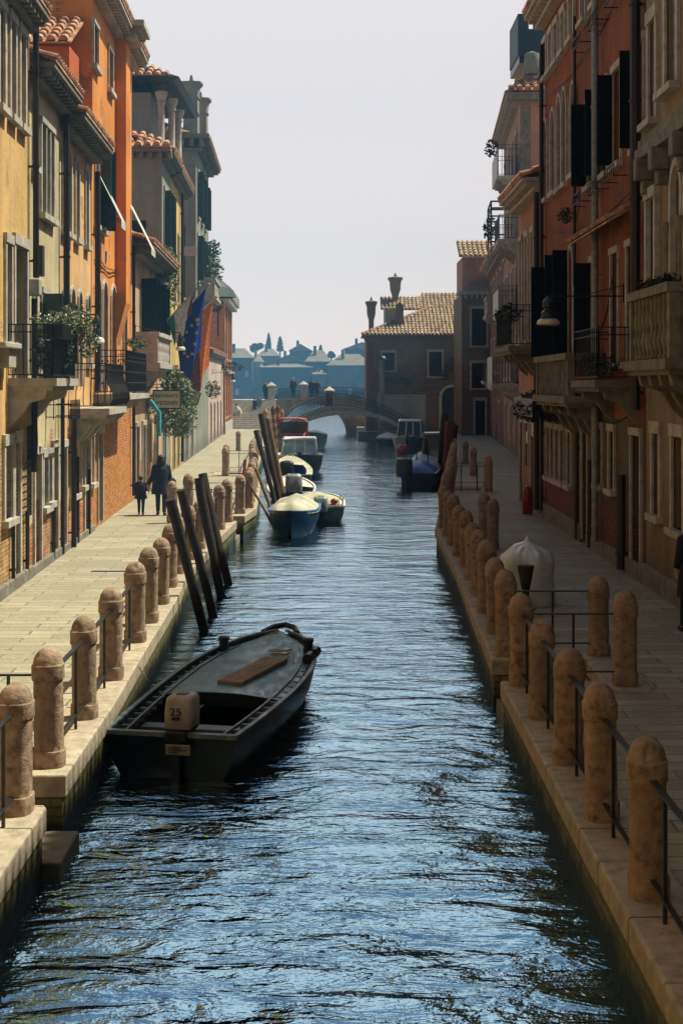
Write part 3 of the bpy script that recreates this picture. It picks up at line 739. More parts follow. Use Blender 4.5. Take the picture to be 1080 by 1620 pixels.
for i, (tx, ty, bx, by, r, m, y, lab) in enumerate((
    (405, 681, 436, 800, .085, 'wood_pole', 47, 'dark mooring pole behind the blue covered boat, leftmost of its cluster'),
    (413, 655, 443, 800, .11, 'wood_pole', 49, 'thick dark mooring pole behind the blue covered boat, middle of its cluster'),
    (424, 664, 450, 795, .10, 'wood_brown', 50.5, 'brown mooring pole behind the blue covered boat, rightmost of its cluster'),
    (396, 768, 436, 838, .035, 'wood_brown', 40, 'thin lighter stake leaning into the water beside the blue covered boat'),
    (405, 742, 434, 822, .05, 'wood_brown', 41.5, 'brown stake leaning in front of the far bollards beside the blue boat'),
    (388, 728, 380, 800, .05, 'wood_red', 44, 'short red stake standing by the left quay railing'))):
    a = wpt(tx, ty, 0, y+.6); b = wpt(bx, by, 0, y); d = (b-a).normalized(); k = (b.z+1.6)/max(.2, -d.z)
    pole('mooring_pole', (a, b+d*max(0, k)), r, m, lab, 'mooring poles by the moored boats')
for i, (tx, ty, bx, by, y, m, bd, lab) in enumerate((
    (432, 650, 441, 735, 76, 'wood_gold', 'wood_red', 'ochre and red striped mooring pole left of the red canopied boat'),
    (439, 648, 447, 730, 80, 'wood_gold', 'wood_red', 'tallest striped mooring pole right behind the ochre one near the bridge'),
    (420, 655, 428, 735, 70, 'wood_brown', 'wood_gold', 'brown mooring pole with pale bands left of the striped ones'),
    (446, 655, 450, 725, 86, 'wood_red', 'wood_gold', 'red mooring pole with pale bands next to the far red canopy'))):
    a, b = wpt(tx, ty, 0, y), wpt(bx, by, 0, y); b.z = -1.8; pole('striped_mooring_pole', (a, b), .11, m, lab, 'striped mooring poles by the bridge', cap=bd, bands=bd)
for i, (tx, ty, bx, y, m, lab) in enumerate((
    (702, 655, 690, 62, 'wood_pole', 'tall dark mooring pole left of the red poles beside the blue covered boat'),
    (709, 667, 699, 60, 'wood_red', 'faded red leaning mooring pole, left one on the right bank'),
    (715, 668, 706, 64, 'wood_red', 'faded red leaning mooring pole, right one on the right bank'),
    (720, 672, 716, 68, 'wood_pole', 'dark mooring pole right of the red poles on the right bank'))):
    a, b = wpt(tx, ty, 0, y), wpt(bx, 780, 0, y); b.z = -1.8; b.x = min(b.x, edge(ER, y)-.12); pole('mooring_pole', (a, b), .13, m, lab, 'mooring poles on the right bank')

# ================================================================ LEFT BANK HOUSES
def house(name, label, w, u0, u1, h, mat, ops, depth=9, eav=True, z0=-.3, pr=.42, cat='house', emat='stone_dark', roofm='tile', dent=.34):
    p = w.P(u0, 0, 0); t = thing(name, label, cat, (p.x, p.y, 0))
    obj('wall', wall_mesh(w, u0, u1, z0, h, ops, depth), mat, t, fix=False)
    if eav: eave(w, t, u0, u1, h+.1, pr, emat, roofm, dent=dent)
    return t
def shift(o, **k): q = dict(o); q.update(k); return q
g = WL
# L1 cream house
near = [dict(u0=u, u1=u+.75, z0=8.45, z1=10.2, arch=0) for u in (12.5, 15.5, 18.5, 21.5)]+[dict(u0=u, u1=u+1.0, z0=4.3, z1=6.3, arch=0) for u in (13, 17, 20.5)]+[dict(u0=u, u1=u+.9, z0=1.3, z1=2.6, arch=0) for u in (14, 18.5)]
up = [g.op(-3, 5, 5, 165), g.op(15, 22, 30, 182), g.op(30.5, 37.5, 50, 196)]
for o in up: o['z0'], o['z1'] = 8.45, 10.15
mid = [g.op(8, 15.5, 385, 540), g.op(22, 40, 388, 600)]; mid[0]['z1'] = 6.15; mid[1].update(z0=3.72, z1=6.2)
gr = [g.op(6, 17.5, 706, 822), g.op(21.5, 29, 704, 905)]; gr[0].update(z0=1.3, z1=2.6); gr[1].update(z0=.08, z1=2.62)
t = house('cream_house', 'cream yellow house with tall green windows, leftmost and nearest on the sunlit bank', g, -30, 26.55, 10.6, 'cream', near+up+mid+gr)  # stretched back unseen behind the camera to cut low sky light
for o in near[:7]+up: window(g, t, o, shut=None, pane='glass_green', bars=(1, 1), fw=.12)
for o in near[7:]: window(g, t, o)
window(g, t, mid[0], pane='glass_green', bars=(0, 1)); window(g, t, mid[1], pane='glass_green', bars=(1, 0), sill=False, fw=.13)
window(g, t, gr[0], pane='taupe', bars=(1, 0), cas='taupe', fw=.13); window(g, t, gr[1], door=True, pane='taupe', cs=False, sill=False, fw=.14)
bal = iron_balcony(g, t, 24.6, 27.0, .78, 3.78, .95, gap=.13, slab='stone', corb=2)
mb = MB(); wbox(g, mb, 22.9, 24.3, 0, .3, 4.28, 4.38); wbox(g, mb, 23.6, 24.2, 0, .22, 3.95, 4.28); obj('string_course', mb, 'stone', t, bevel=.02)
mb = MB()                                                        # ground floor grille
for i in range(5): mb.beam(g.P(25.9+i*.1, .09, 1.2), g.P(25.9+i*.1, .09, 2.9), .015, .015)
for i in range(12): mb.beam(g.P(25.85, .09, 1.25+i*.14), g.P(26.35, .09, 1.25+i*.14), .014, .014)
obj('grille', mb, 'iron', t, fix=False)
pipe(g, t, 26.5, 5.7, 10.5, .06, n=.14); pipe(g, t, 26.45, 2.0, 5.3, .06, n=.12); pipe(g, t, 26.0, .05, 1.3, .035, n=.07); pipe(g, t, 24.7, .05, 1.3, .035, n=.07)
mb = MB(); wbox(g, mb, 26.3, 26.6, .02, .24, 5.35, 5.68); obj('hopper', mb, 'stone', t, bevel=.03)
mb = MB(); wbox(g, mb, -30, 26.5, .002, .10, -.05, .22); obj('plinth', mb, 'stone_dark', t, bevel=.02)
# L2 pale olive house
o1 = [g.op(64, 70, 190, 331), g.op(71.5, 76.5, 197, 336), g.op(78, 83, 204, 342)]
for o in o1: o.update(z0=7.1, z1=8.9)
o2 = g.op(51.5, 54.5, 165, 265); o2.update(z0=7.9, z1=9.1)
f1 = g.op(65, 73, 462, 600); f1.update(z0=3.75, z1=5.5); f2 = g.op(85, 91, 470, 560); f2.update(z0=4.1, z1=5.4); f3 = g.op(52, 56, 450, 560); f3.update(z0=4.0, z1=5.6)
d1 = g.op(53.5, 63, 722, 888); d1.update(z0=.08, z1=2.3); d2 = g.op(82.5, 89.5, 712, 868); d2.update(z0=.08, z1=2.35)
w1 = g.op(67, 73.5, 729, 803); w1.update(z0=1.2, z1=2.2); w2 = g.op(75, 79.5, 727, 797); w2.update(z0=1.25, z1=2.2)
t = house('olive_house', 'narrow pale olive house with three light upper window, between cream and peach houses', g, 26.6, 30.2, 9.75, 'olive', o1+[o2, f1, f2, f3, d1, d2, w1, w2], pr=.5)
for o in o1: window(g, t, o, bars=(0, 0), fw=.08, pane='glass_green')
window(g, t, o2, fw=.05, bars=(0, 0)); window(g, t, f3, fw=.06, bars=(0, 1)); window(g, t, shift(f1, sa=75, sw=.42), shut='half', fw=.08, bars=(1, 0), sill=False); window(g, t, shift(f2, sa=75, sw=.38), shut='half', fw=.06, bars=(0, 1))
window(g, t, d1, door=True, cs=False, pane='taupe', sill=False, fw=.1); window(g, t, d2, door=True, cs=False, pane='taupe', sill=False, fw=.1)
window(g, t, w1, pane='glass', fw=.12, bars=(1, 2), cas='iron'); window(g, t, w2, pane='glass', fw=.1, bars=(0, 2), cas='iron')
pipe(g, t, 30.05, 4.3, 9.5, .07, n=.15); pipe(g, t, 28.9, .05, 1.2, .035, n=.07); pipe(g, t, 29.9, .02, 4.2, .045, n=.09)
mb = MB(); wbox(g, mb, 27.3, 27.55, 0, .12, 5.8, 6.4); obj('meter_box', mb, 'pipe', t)
mb = MB()
for z in (3.0, 3.25): mb.beam(g.P(28.4, .5, z), g.P(29.6, .5, z), .03, .02); mb.beam(g.P(28.4, .5, z), g.P(28.4, 0, z), .03, .02); mb.beam(g.P(29.6, .5, z), g.P(29.6, 0, z), .03, .02)
for i in range(9): mb.beam(g.P(28.4+i*.15, .5, 2.95), g.P(28.4+i*.15, .5, 3.35), .016, .016)
for i in range(4): mb.beam(g.P(28.4, i*.15, 2.95), g.P(28.4, i*.15, 3.35), .016, .016)
obj('flower_rail', mb, 'iron', t, fix=False)
mb = MB(); wbox(g, mb, 26.6, 30.0, .002, .09, -.05, .18); obj('plinth', mb, 'stone_dark', t, bevel=.02)
# L3 peach house with gothic windows
u2 = [g.op(98, 104, 226, 362), g.op(105.5, 111, 230, 364), g.op(118, 123.5, 243, 375), g.op(134, 138, 256, 393)]
for o in u2: o.update(z0=7.05, z1=8.95, arch=2)
m2 = [g.op(99, 105, 452, 590), g.op(110.5, 117, 455, 600), g.op(123, 128, 465, 600), g.op(137, 141, 470, 600)]
for o in m2: o.update(z0=3.62, z1=5.85, arch=1)
m2[3].update(z0=4.2)
q1 = g.op(111.5, 120, 718, 798); q1.update(z0=1.15, z1=2.2); q3 = g.op(128, 131.5, 700, 785); q3.update(z0=1.25, z1=2.35); q2 = g.op(133, 139.5, 696, 842); q2.update(z0=.08, z1=2.35); q4 = g.op(142.5, 147, 689, 780); q4.update(z0=1.2, z1=2.4); q0 = g.op(98, 103, 725, 862); q0.update(z0=.08, z1=2.3)
t = house('peach_house', 'peach house with pointed arch windows, a sagging tiled eave and a round bellied iron balcony', g, 30.2, 35.0, 9.45, 'peach', u2+m2+[q0, q1, q2, q3, q4], pr=.55)
for o in u2: window(g, t, o, bars=(1, 2), fw=.08, pane='glass')
for o in m2[:3]: window(g, t, o, bars=(1, 3), fw=.07, sill=False, pane='glass_green', cas='wood_brown')
window(g, t, m2[3], bars=(0, 2), fw=.06)
window(g, t, q0, door=True, cs=False, pane='taupe', sill=False, fw=.1); window(g, t, q1, fw=.12, cas='iron', bars=(2, 3)); window(g, t, q2, door=True, cs=False, pane='taupe', sill=False, fw=.12); window(g, t, q3, fw=.08, pane='taupe', bars=(0, 0)); window(g, t, q4, fw=.1, pane='taupe', bars=(0, 0))
iron_balcony(g, t, 31.4, 34.6, .82, 3.12, 1.02, gap=.16, belly=.16, corb=3)
pipe(g, t, 34.85, 3.5, 9.0, .07, n=.15); pipe(g, t, 31.2, .02, 2.9, .06, n=.13); pipe(g, t, 33.9, .02, 1.6, .04, n=.08); pipe(g, t, 32.1, .02, 2.0, .04, n=.08)
mb = MB(); wbox(g, mb, 30.2, 35.0, .002, .08, -.05, .15); obj('plinth', mb, 'stone_dark', t, bevel=.02)
# L4 tall orange house
tp = [g.op(147, 154, 44, 106), g.op(170.5, 177, 72, 130)]; tp[0].update(z0=11.75, z1=12.8); tp[1].update(z0=11.75, z1=12.85)
s2 = [g.op(149.5, 154, 206, 350), g.op(158, 165, 225, 352)]; s2[0].update(z0=7.75, z1=10.05, arch=2); s2[1].update(z0=7.75, z1=9.9)
s1 = [g.op(151, 158.5, 438, 560), g.op(162, 168.5, 443, 560), g.op(175, 182.5, 448, 570)]
for o in s1: o.update(z0=3.45, z1=6.4, arch=1)
s1b = dict(u0=41.3, u1=42.1, z0=3.6, z1=6.2, arch=1)
q5 = g.op(154.5, 161, 700, 830); q5.update(z0=.08, z1=2.4)
t = house('orange_house', 'tall orange house with a projecting chimney breast and a white dentilled cornice', g, 35.0, 43.6, 13.7, 'orange', tp+s2+s1+[s1b, q5], pr=.55, emat='stone', dent=.3)
for o in tp: window(g, t, o, bars=(0, 1), fw=.07)
window(g, t, s2[0], bars=(1, 2), fw=.09); window(g, t, shift(s2[1], sa=80, sw=.26), bars=(1, 2), shut='half', fw=.08)
for o in s1: window(g, t, o, bars=(1, 2), fw=.09, pane='glass_green', sill=False)
window(g, t, s1b, bars=(1, 2), fw=.08); window(g, t, q5, door=True, cs=False, pane='taupe', sill=False, fw=.12)
o = iron_balcony(g, t, 35.4, 40.2, .80, 3.42, 1.12, gap=.12, corb=3, panel=True)
mb = MB(); a, b = 39.5, 40.55                                     # chimney breast with its corbelled foot
mb.hexa([g.P(a, 0, 6.0), g.P(b, 0, 6.0), g.P(b, .31, 6.0), g.P(a, .31, 6.0), g.P(a, 0, 13.9), g.P(b, 0, 13.9), g.P(b, .31, 13.9), g.P(a, .31, 13.9)])
mb.add([g.P(a, 0, 4.8), g.P(b, 0, 4.8), g.P(a, .31, 6.0), g.P(b, .31, 6.0), g.P(a, 0, 6.0), g.P(b, 0, 6.0)], [(0, 1, 3, 2), (0, 2, 4), (1, 5, 3)])
cb = obj('chimney_breast', mb, 'orange', t, fix=True)
mb = MB(); wbox(g, mb, a-.35, b+.35, .3, .85, 13.8, 13.95); wbox(g, mb, a-.2, b+.2, .31, .6, 13.5, 13.65)
for i in range(5): wbox(g, mb, a-.15+i*.28, a-.02+i*.28, .31, .75, 13.66, 13.79)
obj('cornice', mb, 'stone', cb, fix=False)
mb = MB(); wbox(g, mb, 37.4, 38.2, -1.2, -.5, 13.9, 16.6); wbox(g, mb, 37.3, 38.3, -1.3, -.4, 16.6, 16.8); obj('chimney', mb, 'duskybrick', t)
pipe(g, t, 43.3, .2, 8, .05, n=.1)
mb = MB()
for z in (6.75, 6.85): mb.tube([g.P(u, .05+.02*math.sin(u*3), z+.1*math.sin(u*1.3)*.5) for u in [35.3+i*.4 for i in range(20)]], .014, 5)
obj('cable', mb, 'iron', t)
mb = MB()
for u in (35.9, 37.4): wbox(g, mb, u, u+.22, .002, .05, 7.0, 7.25)
obj_split('vent_plate', mb, 'stone', t)
# block behind with the terracotta roof and red end wall, over the low houses
fw_ = Front(33.6); t = thing('red_roof_block', 'set back upper block with red end wall and terracotta tiled roof above the low houses', 'house', (-8, 33.6, 9.7))
xs0, xs1 = fw_.u(-40), fw_.u(110)
wside = Wall(xs1, 0, 1)
o = dict(u0=34.05, u1=34.45, z0=9.95, z1=11.0, arch=0)
obj('wall', wall_mesh(wside, 33.6, 35.0, 8.5, 11.85, [o], 5), 'redorange', t, fix=False); window(wside, t, o, bars=(0, 0), fw=.03, cs=True)
mb = MB(); P0 = Vector((xs0, 33.15, 11.80)); V = Vector((0, 1.85, 1.0))
mb.prism([P0, P0+Vector((xs1-xs0+.12, 0, 0)), P0+V+Vector((xs1-xs0+.12, 0, 0)), P0+V], (0, 0, .05)); tiles(mb, P0+Vector((0, 0, .05)), (1, 0, 0), V, xs1-xs0+.1, V.length, .29, .33)
obj('roof', mb, 'tile', t, fix=False)
# L5a low red hotel part with canopy
hz = [g.op(222, 227, 400, 525), g.op(229, 236, 405, 525), g.op(240, 245, 420, 525)]
for o in hz: o.update(z0=5.1, z1=7.2, arch=2)
hd = [dict(u0=44.6, u1=45.5, z0=.08, z1=2.3, arch=0), dict(u0=46.6, u1=47.4, z0=.08, z1=2.3, arch=0), dict(u0=48.6, u1=49.4, z0=.9, z1=2.3, arch=0), dict(u0=51, u1=52, z0=.08, z1=2.3, arch=0)]
t = house('hotel_house', 'low house with stone balcony, hung with pale climbing plants beside the restaurant sign', g, 43.6, 53.8, 8.0, 'hotel', hz+hd, pr=.7)
for o in hz: window(g, t, shift(o, sa=85, sw=.5), bars=(1, 2), fw=.08, shut='half', shm='shut_dark')
for o in hd: window(g, t, o, door=o['z0'] < .5, cs=False, pane='taupe', sill=False, fw=.1)
stone_balcony(g, t, 44.3, 49.0, .75, 4.35, 1.0, corb=3)
# L5b grey house, facing end wall and yellow facade
o = [dict(u0=59.3, u1=59.9, z0=7.2, z1=10.2, arch=0), dict(u0=61.2, u1=61.8, z0=7.2, z1=10.2, arch=0), dict(u0=63, u1=63.6, z0=7.2, z1=10.2, arch=0)]
w2_ = [dict(u0=54.6, u1=55.3, z0=8, z1=11.3, arch=0), dict(u0=56.2, u1=56.8, z0=8, z1=11.3, arch=0)]
gd = [dict(u0=u, u1=u+.8, z0=.08, z1=2.3, arch=0) for u in (54.4, 58.8, 61)]
t = house('grey_house', 'grey rendered house with a blank end wall below the big overhanging tower roof', g, 53.8, 57.6, 12.6, 'grey', w2_+gd[:1], pr=.5)
for q in w2_: window(g, t, shift(q, sa=80, sw=.26), bars=(0, 2), shut='half', fw=.1)
window(g, t, gd[0], door=True, cs=False, pane='taupe', sill=False)
fe = Front(53.78); mb = MB(); wbox(fe, mb, -9.3, g.X(53.8)+.4, .02, .5, 12.62, 12.74); 
for i in range(8): wbox(fe, mb, -9.2+i*.36, -9.05+i*.36, .02, .35, 12.4, 12.61)
obj('end_cornice', mb, 'stone_dark', t)
mb = MB(); P0 = Vector((-9.4, 53.2, 12.75)); V = Vector((0, 1.6, .75)); LU = g.X(53.8)+.4+9.4
mb.prism([P0, P0+Vector((LU, 0, 0)), P0+V+Vector((LU*.55, 0, 0)), P0+V], (0, 0, .05)); tiles(mb, P0+Vector((0, 0, .05)), (1, 0, 0), V, LU, V.length, .34, .4, inside=lambda u, v: u < LU-.45*LU*v/V.length)
obj('end_roof', mb, 'tile', t, fix=False)
mb = MB(); wbox(fe, mb, -8.25, -7.55, .002, .03, 6.5, 10.0); obj_split('dark_shutter', mb, 'shut_dark', t)
t = house('yellow_house', 'yellow house with narrow tall windows behind the hanging plants', g, 57.62, 64.8, 12.5, 'yellow', o+gd[1:], pr=.5)
for q in o: window(g, t, q, bars=(0, 1), fw=.07)
for q in gd[1:]: window(g, t, q, door=True, cs=False, pane='taupe', sill=False)
pipe(g, t, 62.4, .2, 12.2, .07, n=.12)
# rooftop loggia tower with the large overhanging hipped roof
t = thing('roof_loggia', 'rooftop loggia with stone columns under a large dark overhanging hipped tile roof', 'tower', (-8.5, 58, 12.7))
mb = MB(); mb.box(-12.5, -7.75, 56.6, 60.8, 12.6, 15.55); obj('wall', mb, 'grey', t)
mb = MB()
for x, y in ((-7.35, 56.75), (-7.1, 58.2), (-7.1, 60.6)):
    mb.lathe([(.21, 0), (.21, .12), (.15, .2), (.14, 2.2), (.2, 2.3), (.16, 2.36), (.27, 2.62), (.27, 2.75)], (x, y, 12.85), 14)
obj_split('column', mb, 'stone', t, smooth=True)
mb = MB(); x0, x1, y0, y1, zt = -13.5, -6.5, 55.7, 64.0, 16.0; ap = (-9.6, 58.3, 17.45)
mb.add([(x0, y0, zt), (x1, y0, zt), (x1, y1, zt), (x0, y1, zt), (x0+.2, y0+.2, zt-.14), (x1-.2, y0+.2, zt-.14), (x1-.2, y1-.2, zt-.14), (x0+.2, y1-.2, zt-.14), (-11.5, 58.3, 17.45), ap],
       [(0, 1, 9, 8), (1, 2, 9), (2, 3, 8, 9), (3, 0, 8), (0, 4, 5, 1), (1, 5, 6, 2), (2, 6, 7, 3), (3, 7, 4, 0), (4, 7, 6, 5)])
ro = obj('roof', mb, 'boat_dark', t)
mb = MB(); V = Vector((0, 2.6, 1.45)); tiles(mb, (x0, y0, zt+.02), (1, 0, 0), V, x1-x0, V.length, .34, .42, inside=lambda u, v: u < (x1-x0)-(3.1)*v/V.length and u > 2*v/V.length); obj('tiles', mb, 'tile', ro, fix=False)
mb = MB()
for i in range(12): mb.box(-12.6+i*.5, -12.5+i*.5, y0+.25, y0+1.4, zt-.26, zt-.145)
obj_split('rafter', mb, 'boat_dark', ro)
# L6 grey green block with heavy cornice and chimneys
t = house('tall_grey_green_block', 'tall grey green block with heavy bracketed cornice and flared chimneys', g, 72.9, 84, 16.4, 'grey', [dict(u0=u, u1=u+1, z0=z, z1=z+2.4, arch=0) for u in (74, 77, 80) for z in (9.2, 12.6)]+[dict(u0=76, u1=77, z0=5.5, z1=7.5, arch=0)], pr=.75, dent=.5)
for u in (74, 77, 80):
    for z in (9.2, 12.6): window(g, t, dict(u0=u, u1=u+1, z0=z, z1=z+2.4, arch=0, sa=80, sw=.3), bars=(1, 1), shut='half', fw=.1)
window(g, t, dict(u0=76, u1=77, z0=5.5, z1=7.5, arch=0), bars=(1, 1))
fe = Front(72.88); xr = g.X(72.9); mb = MB(); wbox(fe, mb, -12, xr+.75, .02, .6, 16.5, 16.72); wbox(fe, mb, -12, xr+.3, .02, .25, 15.9, 16.02)
for i in range(10): wbox(fe, mb, -11.9+i*.5, -11.68+i*.5, .02, .5, 16.1, 16.48)
obj('end_cornice', mb, 'stone_dark', t)
mb = MB(); P0 = Vector((-12, 72.2, 16.75)); V = Vector((0, 2.0, 1.0)); LU = xr-.2+12
mb.prism([P0, P0+Vector((LU, 0, 0)), P0+V+Vector((LU*.3, 0, 0)), P0+V], (0, 0, .05)); tiles(mb, P0+Vector((0, 0, .05)), (1, 0, 0), V, LU, V.length, .42, .45, inside=lambda u, v: u < LU-.7*LU*v/V.length)
obj('end_roof', mb, 'tile', t, fix=False)
for x, y, hh in ((-7.9, 73.3, 19.2), (-7.75, 76.5, 19.0)):
    mb = MB(); mb.lathe([(.42, 16.6), (.40, hh-.5), (.46, hh-.5), (.46, hh-.42), (.40, hh-.4), (.46, hh+.1), (.60, hh+.25), (.60, hh+.34), (.12, hh+.42), (.06, hh+.75)], (x, y, 0), 16, sq=5); obj('chimney', mb, 'grey', t, smooth=True, ang=35)
mb = MB(); wbox(fe, mb, xr-1.05, xr-.55, .002, .03, 8.2, 12); wbox(fe, mb, -10.5, -9.9, .002, .03, 8.2, 11); obj_split('dark_shutter', mb, 'shut_green', t)
mb = MB(); wbox(fe, mb, -12, xr+.05, .002, .08, 10.4, 10.9); obj('string_course', mb, 'stone', t)
stone_balcony(g, t, 74.5, 79.5, .9, 8.4, 1.0, corb=3, gap=.35)
# low links: between yellow house and block, and beyond
t = house('low_link_house', 'low pale rendered house between the yellow house and the tall grey block', g, 64.82, 72.85, 7.3, 'white_stucco', [dict(u0=u, u1=u+.9, z0=.08, z1=2.3, arch=0) for u in (66, 69.5)]+[dict(u0=u, u1=u+.8, z0=4, z1=5.8, arch=0) for u in (66, 69.5)], pr=.4)
for u in (66, 69.5): window(g, t, dict(u0=u, u1=u+.9, z0=.08, z1=2.3, arch=0), door=True, cs=False, pane='taupe', sill=False); window(g, t, dict(u0=u, u1=u+.8, z0=4, z1=5.8, arch=0))
t = house('pink_house', 'pinkish white house with a low roof beyond the hotel sign', g, 84.05, 101.8, 5.6, 'pinkwhite', [dict(u0=u, u1=u+1, z0=.08, z1=2.4, arch=0) for u in (86, 90, 94, 98)], pr=.3)
for u in (86, 90, 94, 98): window(g, t, dict(u0=u, u1=u+1, z0=.08, z1=2.4, arch=0), door=True, cs=False, pane='wood_brown', sill=False)
ops = [dict(u0=u, u1=u+1.3, z0=z, z1=z+2.2, arch=1) for u in (104, 107.5, 111) for z in (1.2, 5.6)]
t = house('brick_corner_house', 'brick red corner house with crenellated cornice at the end of the left bank', g, 102, 114.5, 9.7, 'brickred', ops, pr=.35, eav=False)
for o in ops: window(g, t, o, fw=.15, pane='glass')
mb = MB()
for i in range(17): wbox(g, mb, 102+i*.75, 102.4+i*.75, -.1, .75, 9.9, 10.6)
wbox(g, mb, 102, 114.5, 0, .55, 9.6, 9.9); wbox(g, mb, 102, 114.5, .0, .3, 4.5, 4.75); wbox(g, mb, 102, 114.5, 0, .18, -.1, .8)
fe = Front(101.98); wbox(fe, mb, -12, g.X(102)+.5, .02, .5, 9.6, 9.9)
for i in range(5): wbox(fe, mb, -11.9+i*.75, -11.5+i*.75, .02, .6, 9.9, 10.6)
obj('cornice', mb, 'stone', t, fix=False)
pil = [g.P(u, 0, 0) for u in (102.0, 106.2, 110.2, 113.9)]
mb = MB()
for u in (102.0, 106.2, 110.2, 113.9): wbox(g, mb, u, u+.55, .002, .16, .8, 4.5); wbox(g, mb, u, u+.4, .002, .14, 4.75, 9.6)
obj_split('pilaster', mb, 'brickred', t)

# awnings, lamps, signs, pipes
def awning(w, u, z, L, n, label, drop=1.3):
    t = thing('window_awning', label, 'awning', tuple(w.P(u, 0, z)), 'white awnings tilted out from the orange house')
    mb = MB(); a, b = w.P(u, .05, z), w.P(u+L, .05, z); c, d = w.P(u+L, n, z-drop), w.P(u, n, z-drop)
    mb.prism([a, b, c, d], (0, 0, .02)); mb.prism([d, c, c-Vector((0, 0, .18)), d-Vector((0, 0, .18))], (0, -.02, 0)); obj('fabric', mb, 'awning', t)
    mb = MB(); mb.beam(w.P(u+.03, 0, z-drop*.8), d, .02, .02); mb.beam(w.P(u+L-.03, 0, z-drop*.8), c, .02, .02); obj_split('arm', mb, 'iron', t)
awning(WL, 35.9, 9.05, .9, .62, 'white awning tilted out by the green shutter of the orange house', 1.15)
awning(WL, 42.3, 9.2, 1.2, .75, 'white awning tilted out beyond the chimney breast of the orange house', 1.4)
def lamp(w, u, n, z, label, hang=.18, k=1.0, shade='lamp_white', scroll=True):
    p = w.P(u, n, z); t = thing('wall_lamp', label, 'street lamp', tuple(w.P(u, 0, z)))
    mb = MB(); mb.beam(w.P(u, 0, z), p, .03, .03); mb.beam(w.P(u, .01, z-.12), w.P(u, .01, z+.25), .04, .04); mb.tube([w.P(u, 0, z+.22), w.P(u, n*.5, z+.03)], .009, 5)
    obj('bracket', mb, 'iron', t)
    mb = MB(); mb.lathe([(.02*k, 0), (.03*k, -.03), (.08*k, -.10), (.085*k, -.22), (.06*k, -.24), (.06*k, -.27), (.10*k, -.33), (.095*k, -.40), (.11*k, -.45), (.05*k, -.47)], p+Vector((0, 0, 0)), 14); obj('lantern_body', mb, 'lamp_green', t, smooth=True)
    mb = MB(); mb.lathe([(.09*k, -.46), (.12*k, -.455), (.155*k, -.50), (.16*k, -.56), (.13*k, -.575), (.02, -.58)], p, 16); obj('lamp_shade', mb, shade, t, smooth=True)
    return t
lamp(WL, 27.7, 1.12, 5.06, 'green bracket lamp with white shade on a long arm over the bellied iron balcony')
lamp(WL, 44.5, 1.45, 5.33, 'green bracket lamp with white shade beside the blue flag')
lamp(WL, 88, 1.3, 4.4, 'small distant bracket lamp below the orange flag')
# restaurant sign and hotel sign
sx, sy, sz = wpt(264, 632, 0, 45.6); W_, H_ = .86, .56
t = thing('restaurant_sign', 'rectangular cream restaurant sign with dark frame hanging among white climbing plants', 'sign', (sx, sy, sz-H_/2))
mb = MB(); mb.box(sx-W_/2, sx+W_/2, sy, sy+.05, sz-H_/2, sz+H_/2); obj('board', mb, 'sign_cream', t)
mb = MB()
for a in ((sx-W_/2-.03, sx+W_/2+.03, sz+H_/2, sz+H_/2+.04), (sx-W_/2-.03, sx+W_/2+.03, sz-H_/2-.04, sz-H_/2), (sx-W_/2-.03, sx-W_/2, sz-H_/2, sz+H_/2), (sx+W_/2, sx+W_/2+.03, sz-H_/2, sz+H_/2)): mb.box(a[0], a[1], sy-.02, sy+.07, a[2], a[3])
obj('frame', mb, 'sign_green', t)
mb = MB(); mb.beam((WL.X(sy), sy+.02, sz+H_/2+.12), (sx+W_/2, sy+.02, sz+H_/2+.12), .025, .025)
for d in (-.3, .3): mb.beam((sx+d, sy+.02, sz+H_/2+.12), (sx+d, sy+.02, sz+H_/2+.02), .012, .012)
obj('bracket', mb, 'iron', t)
text_obj('RISTORANTE', .15, (sx, sy-.008, sz+.11), 'ink', t, w=.74); text_obj('MESSNER', .18, (sx, sy-.008, sz-.12), 'ink', t, w=.72)
sx, sy, sz = wpt(304, 627, 0, 50.5)
t = thing('hotel_sign', 'five sided pale hotel sign with dark border on the climbing plants', 'sign', (sx, sy, sz-.3))
pent = [(-.31, .10), (0, .32), (.31, .10), (.19, -.30), (-.19, -.30)]
mb = MB(); mb.prism([(sx+x*.93, sy, sz+z*.93) for x, z in pent], (0, .04, 0)); obj('board', mb, 'sign_cream', t)
mb = MB(); mb.prism([(sx+x*1.06, sy+.012, sz+z*1.06) for x, z in pent], (0, .05, 0)); obj('frame', mb, 'sign_green', t)
for s_, z_, k in (('HOTEL', .12, .40), ('ALLA', .02, .16), ('SALUTE', -.08, .38), ('DA CICI', -.2, .26)): text_obj(s_, .1 if s_ != 'ALLA' else .07, (sx, sy-.008, sz+z_), 'ink', t, w=k)
mb = MB(); mb.beam((WL.X(sy), sy+.03, sz+.42), (sx+.1, sy+.03, sz+.42), .025, .025); mb.beam((sx, sy+.03, sz+.42), (sx, sy+.03, sz+.3), .012, .012); obj('bracket', mb, 'iron', t)
mb = MB(); q = [wpt(238, 634, 0, 44.9), wpt(252, 653, 0, 44.9), wpt(252, 690, 0, 44.9)]; mb.tube(q, .07, 10); tag(obj('bent_pipe', mb, 'teal', smooth=True), 'bright turquoise bent pipe below the restaurant sign', 'pipe')
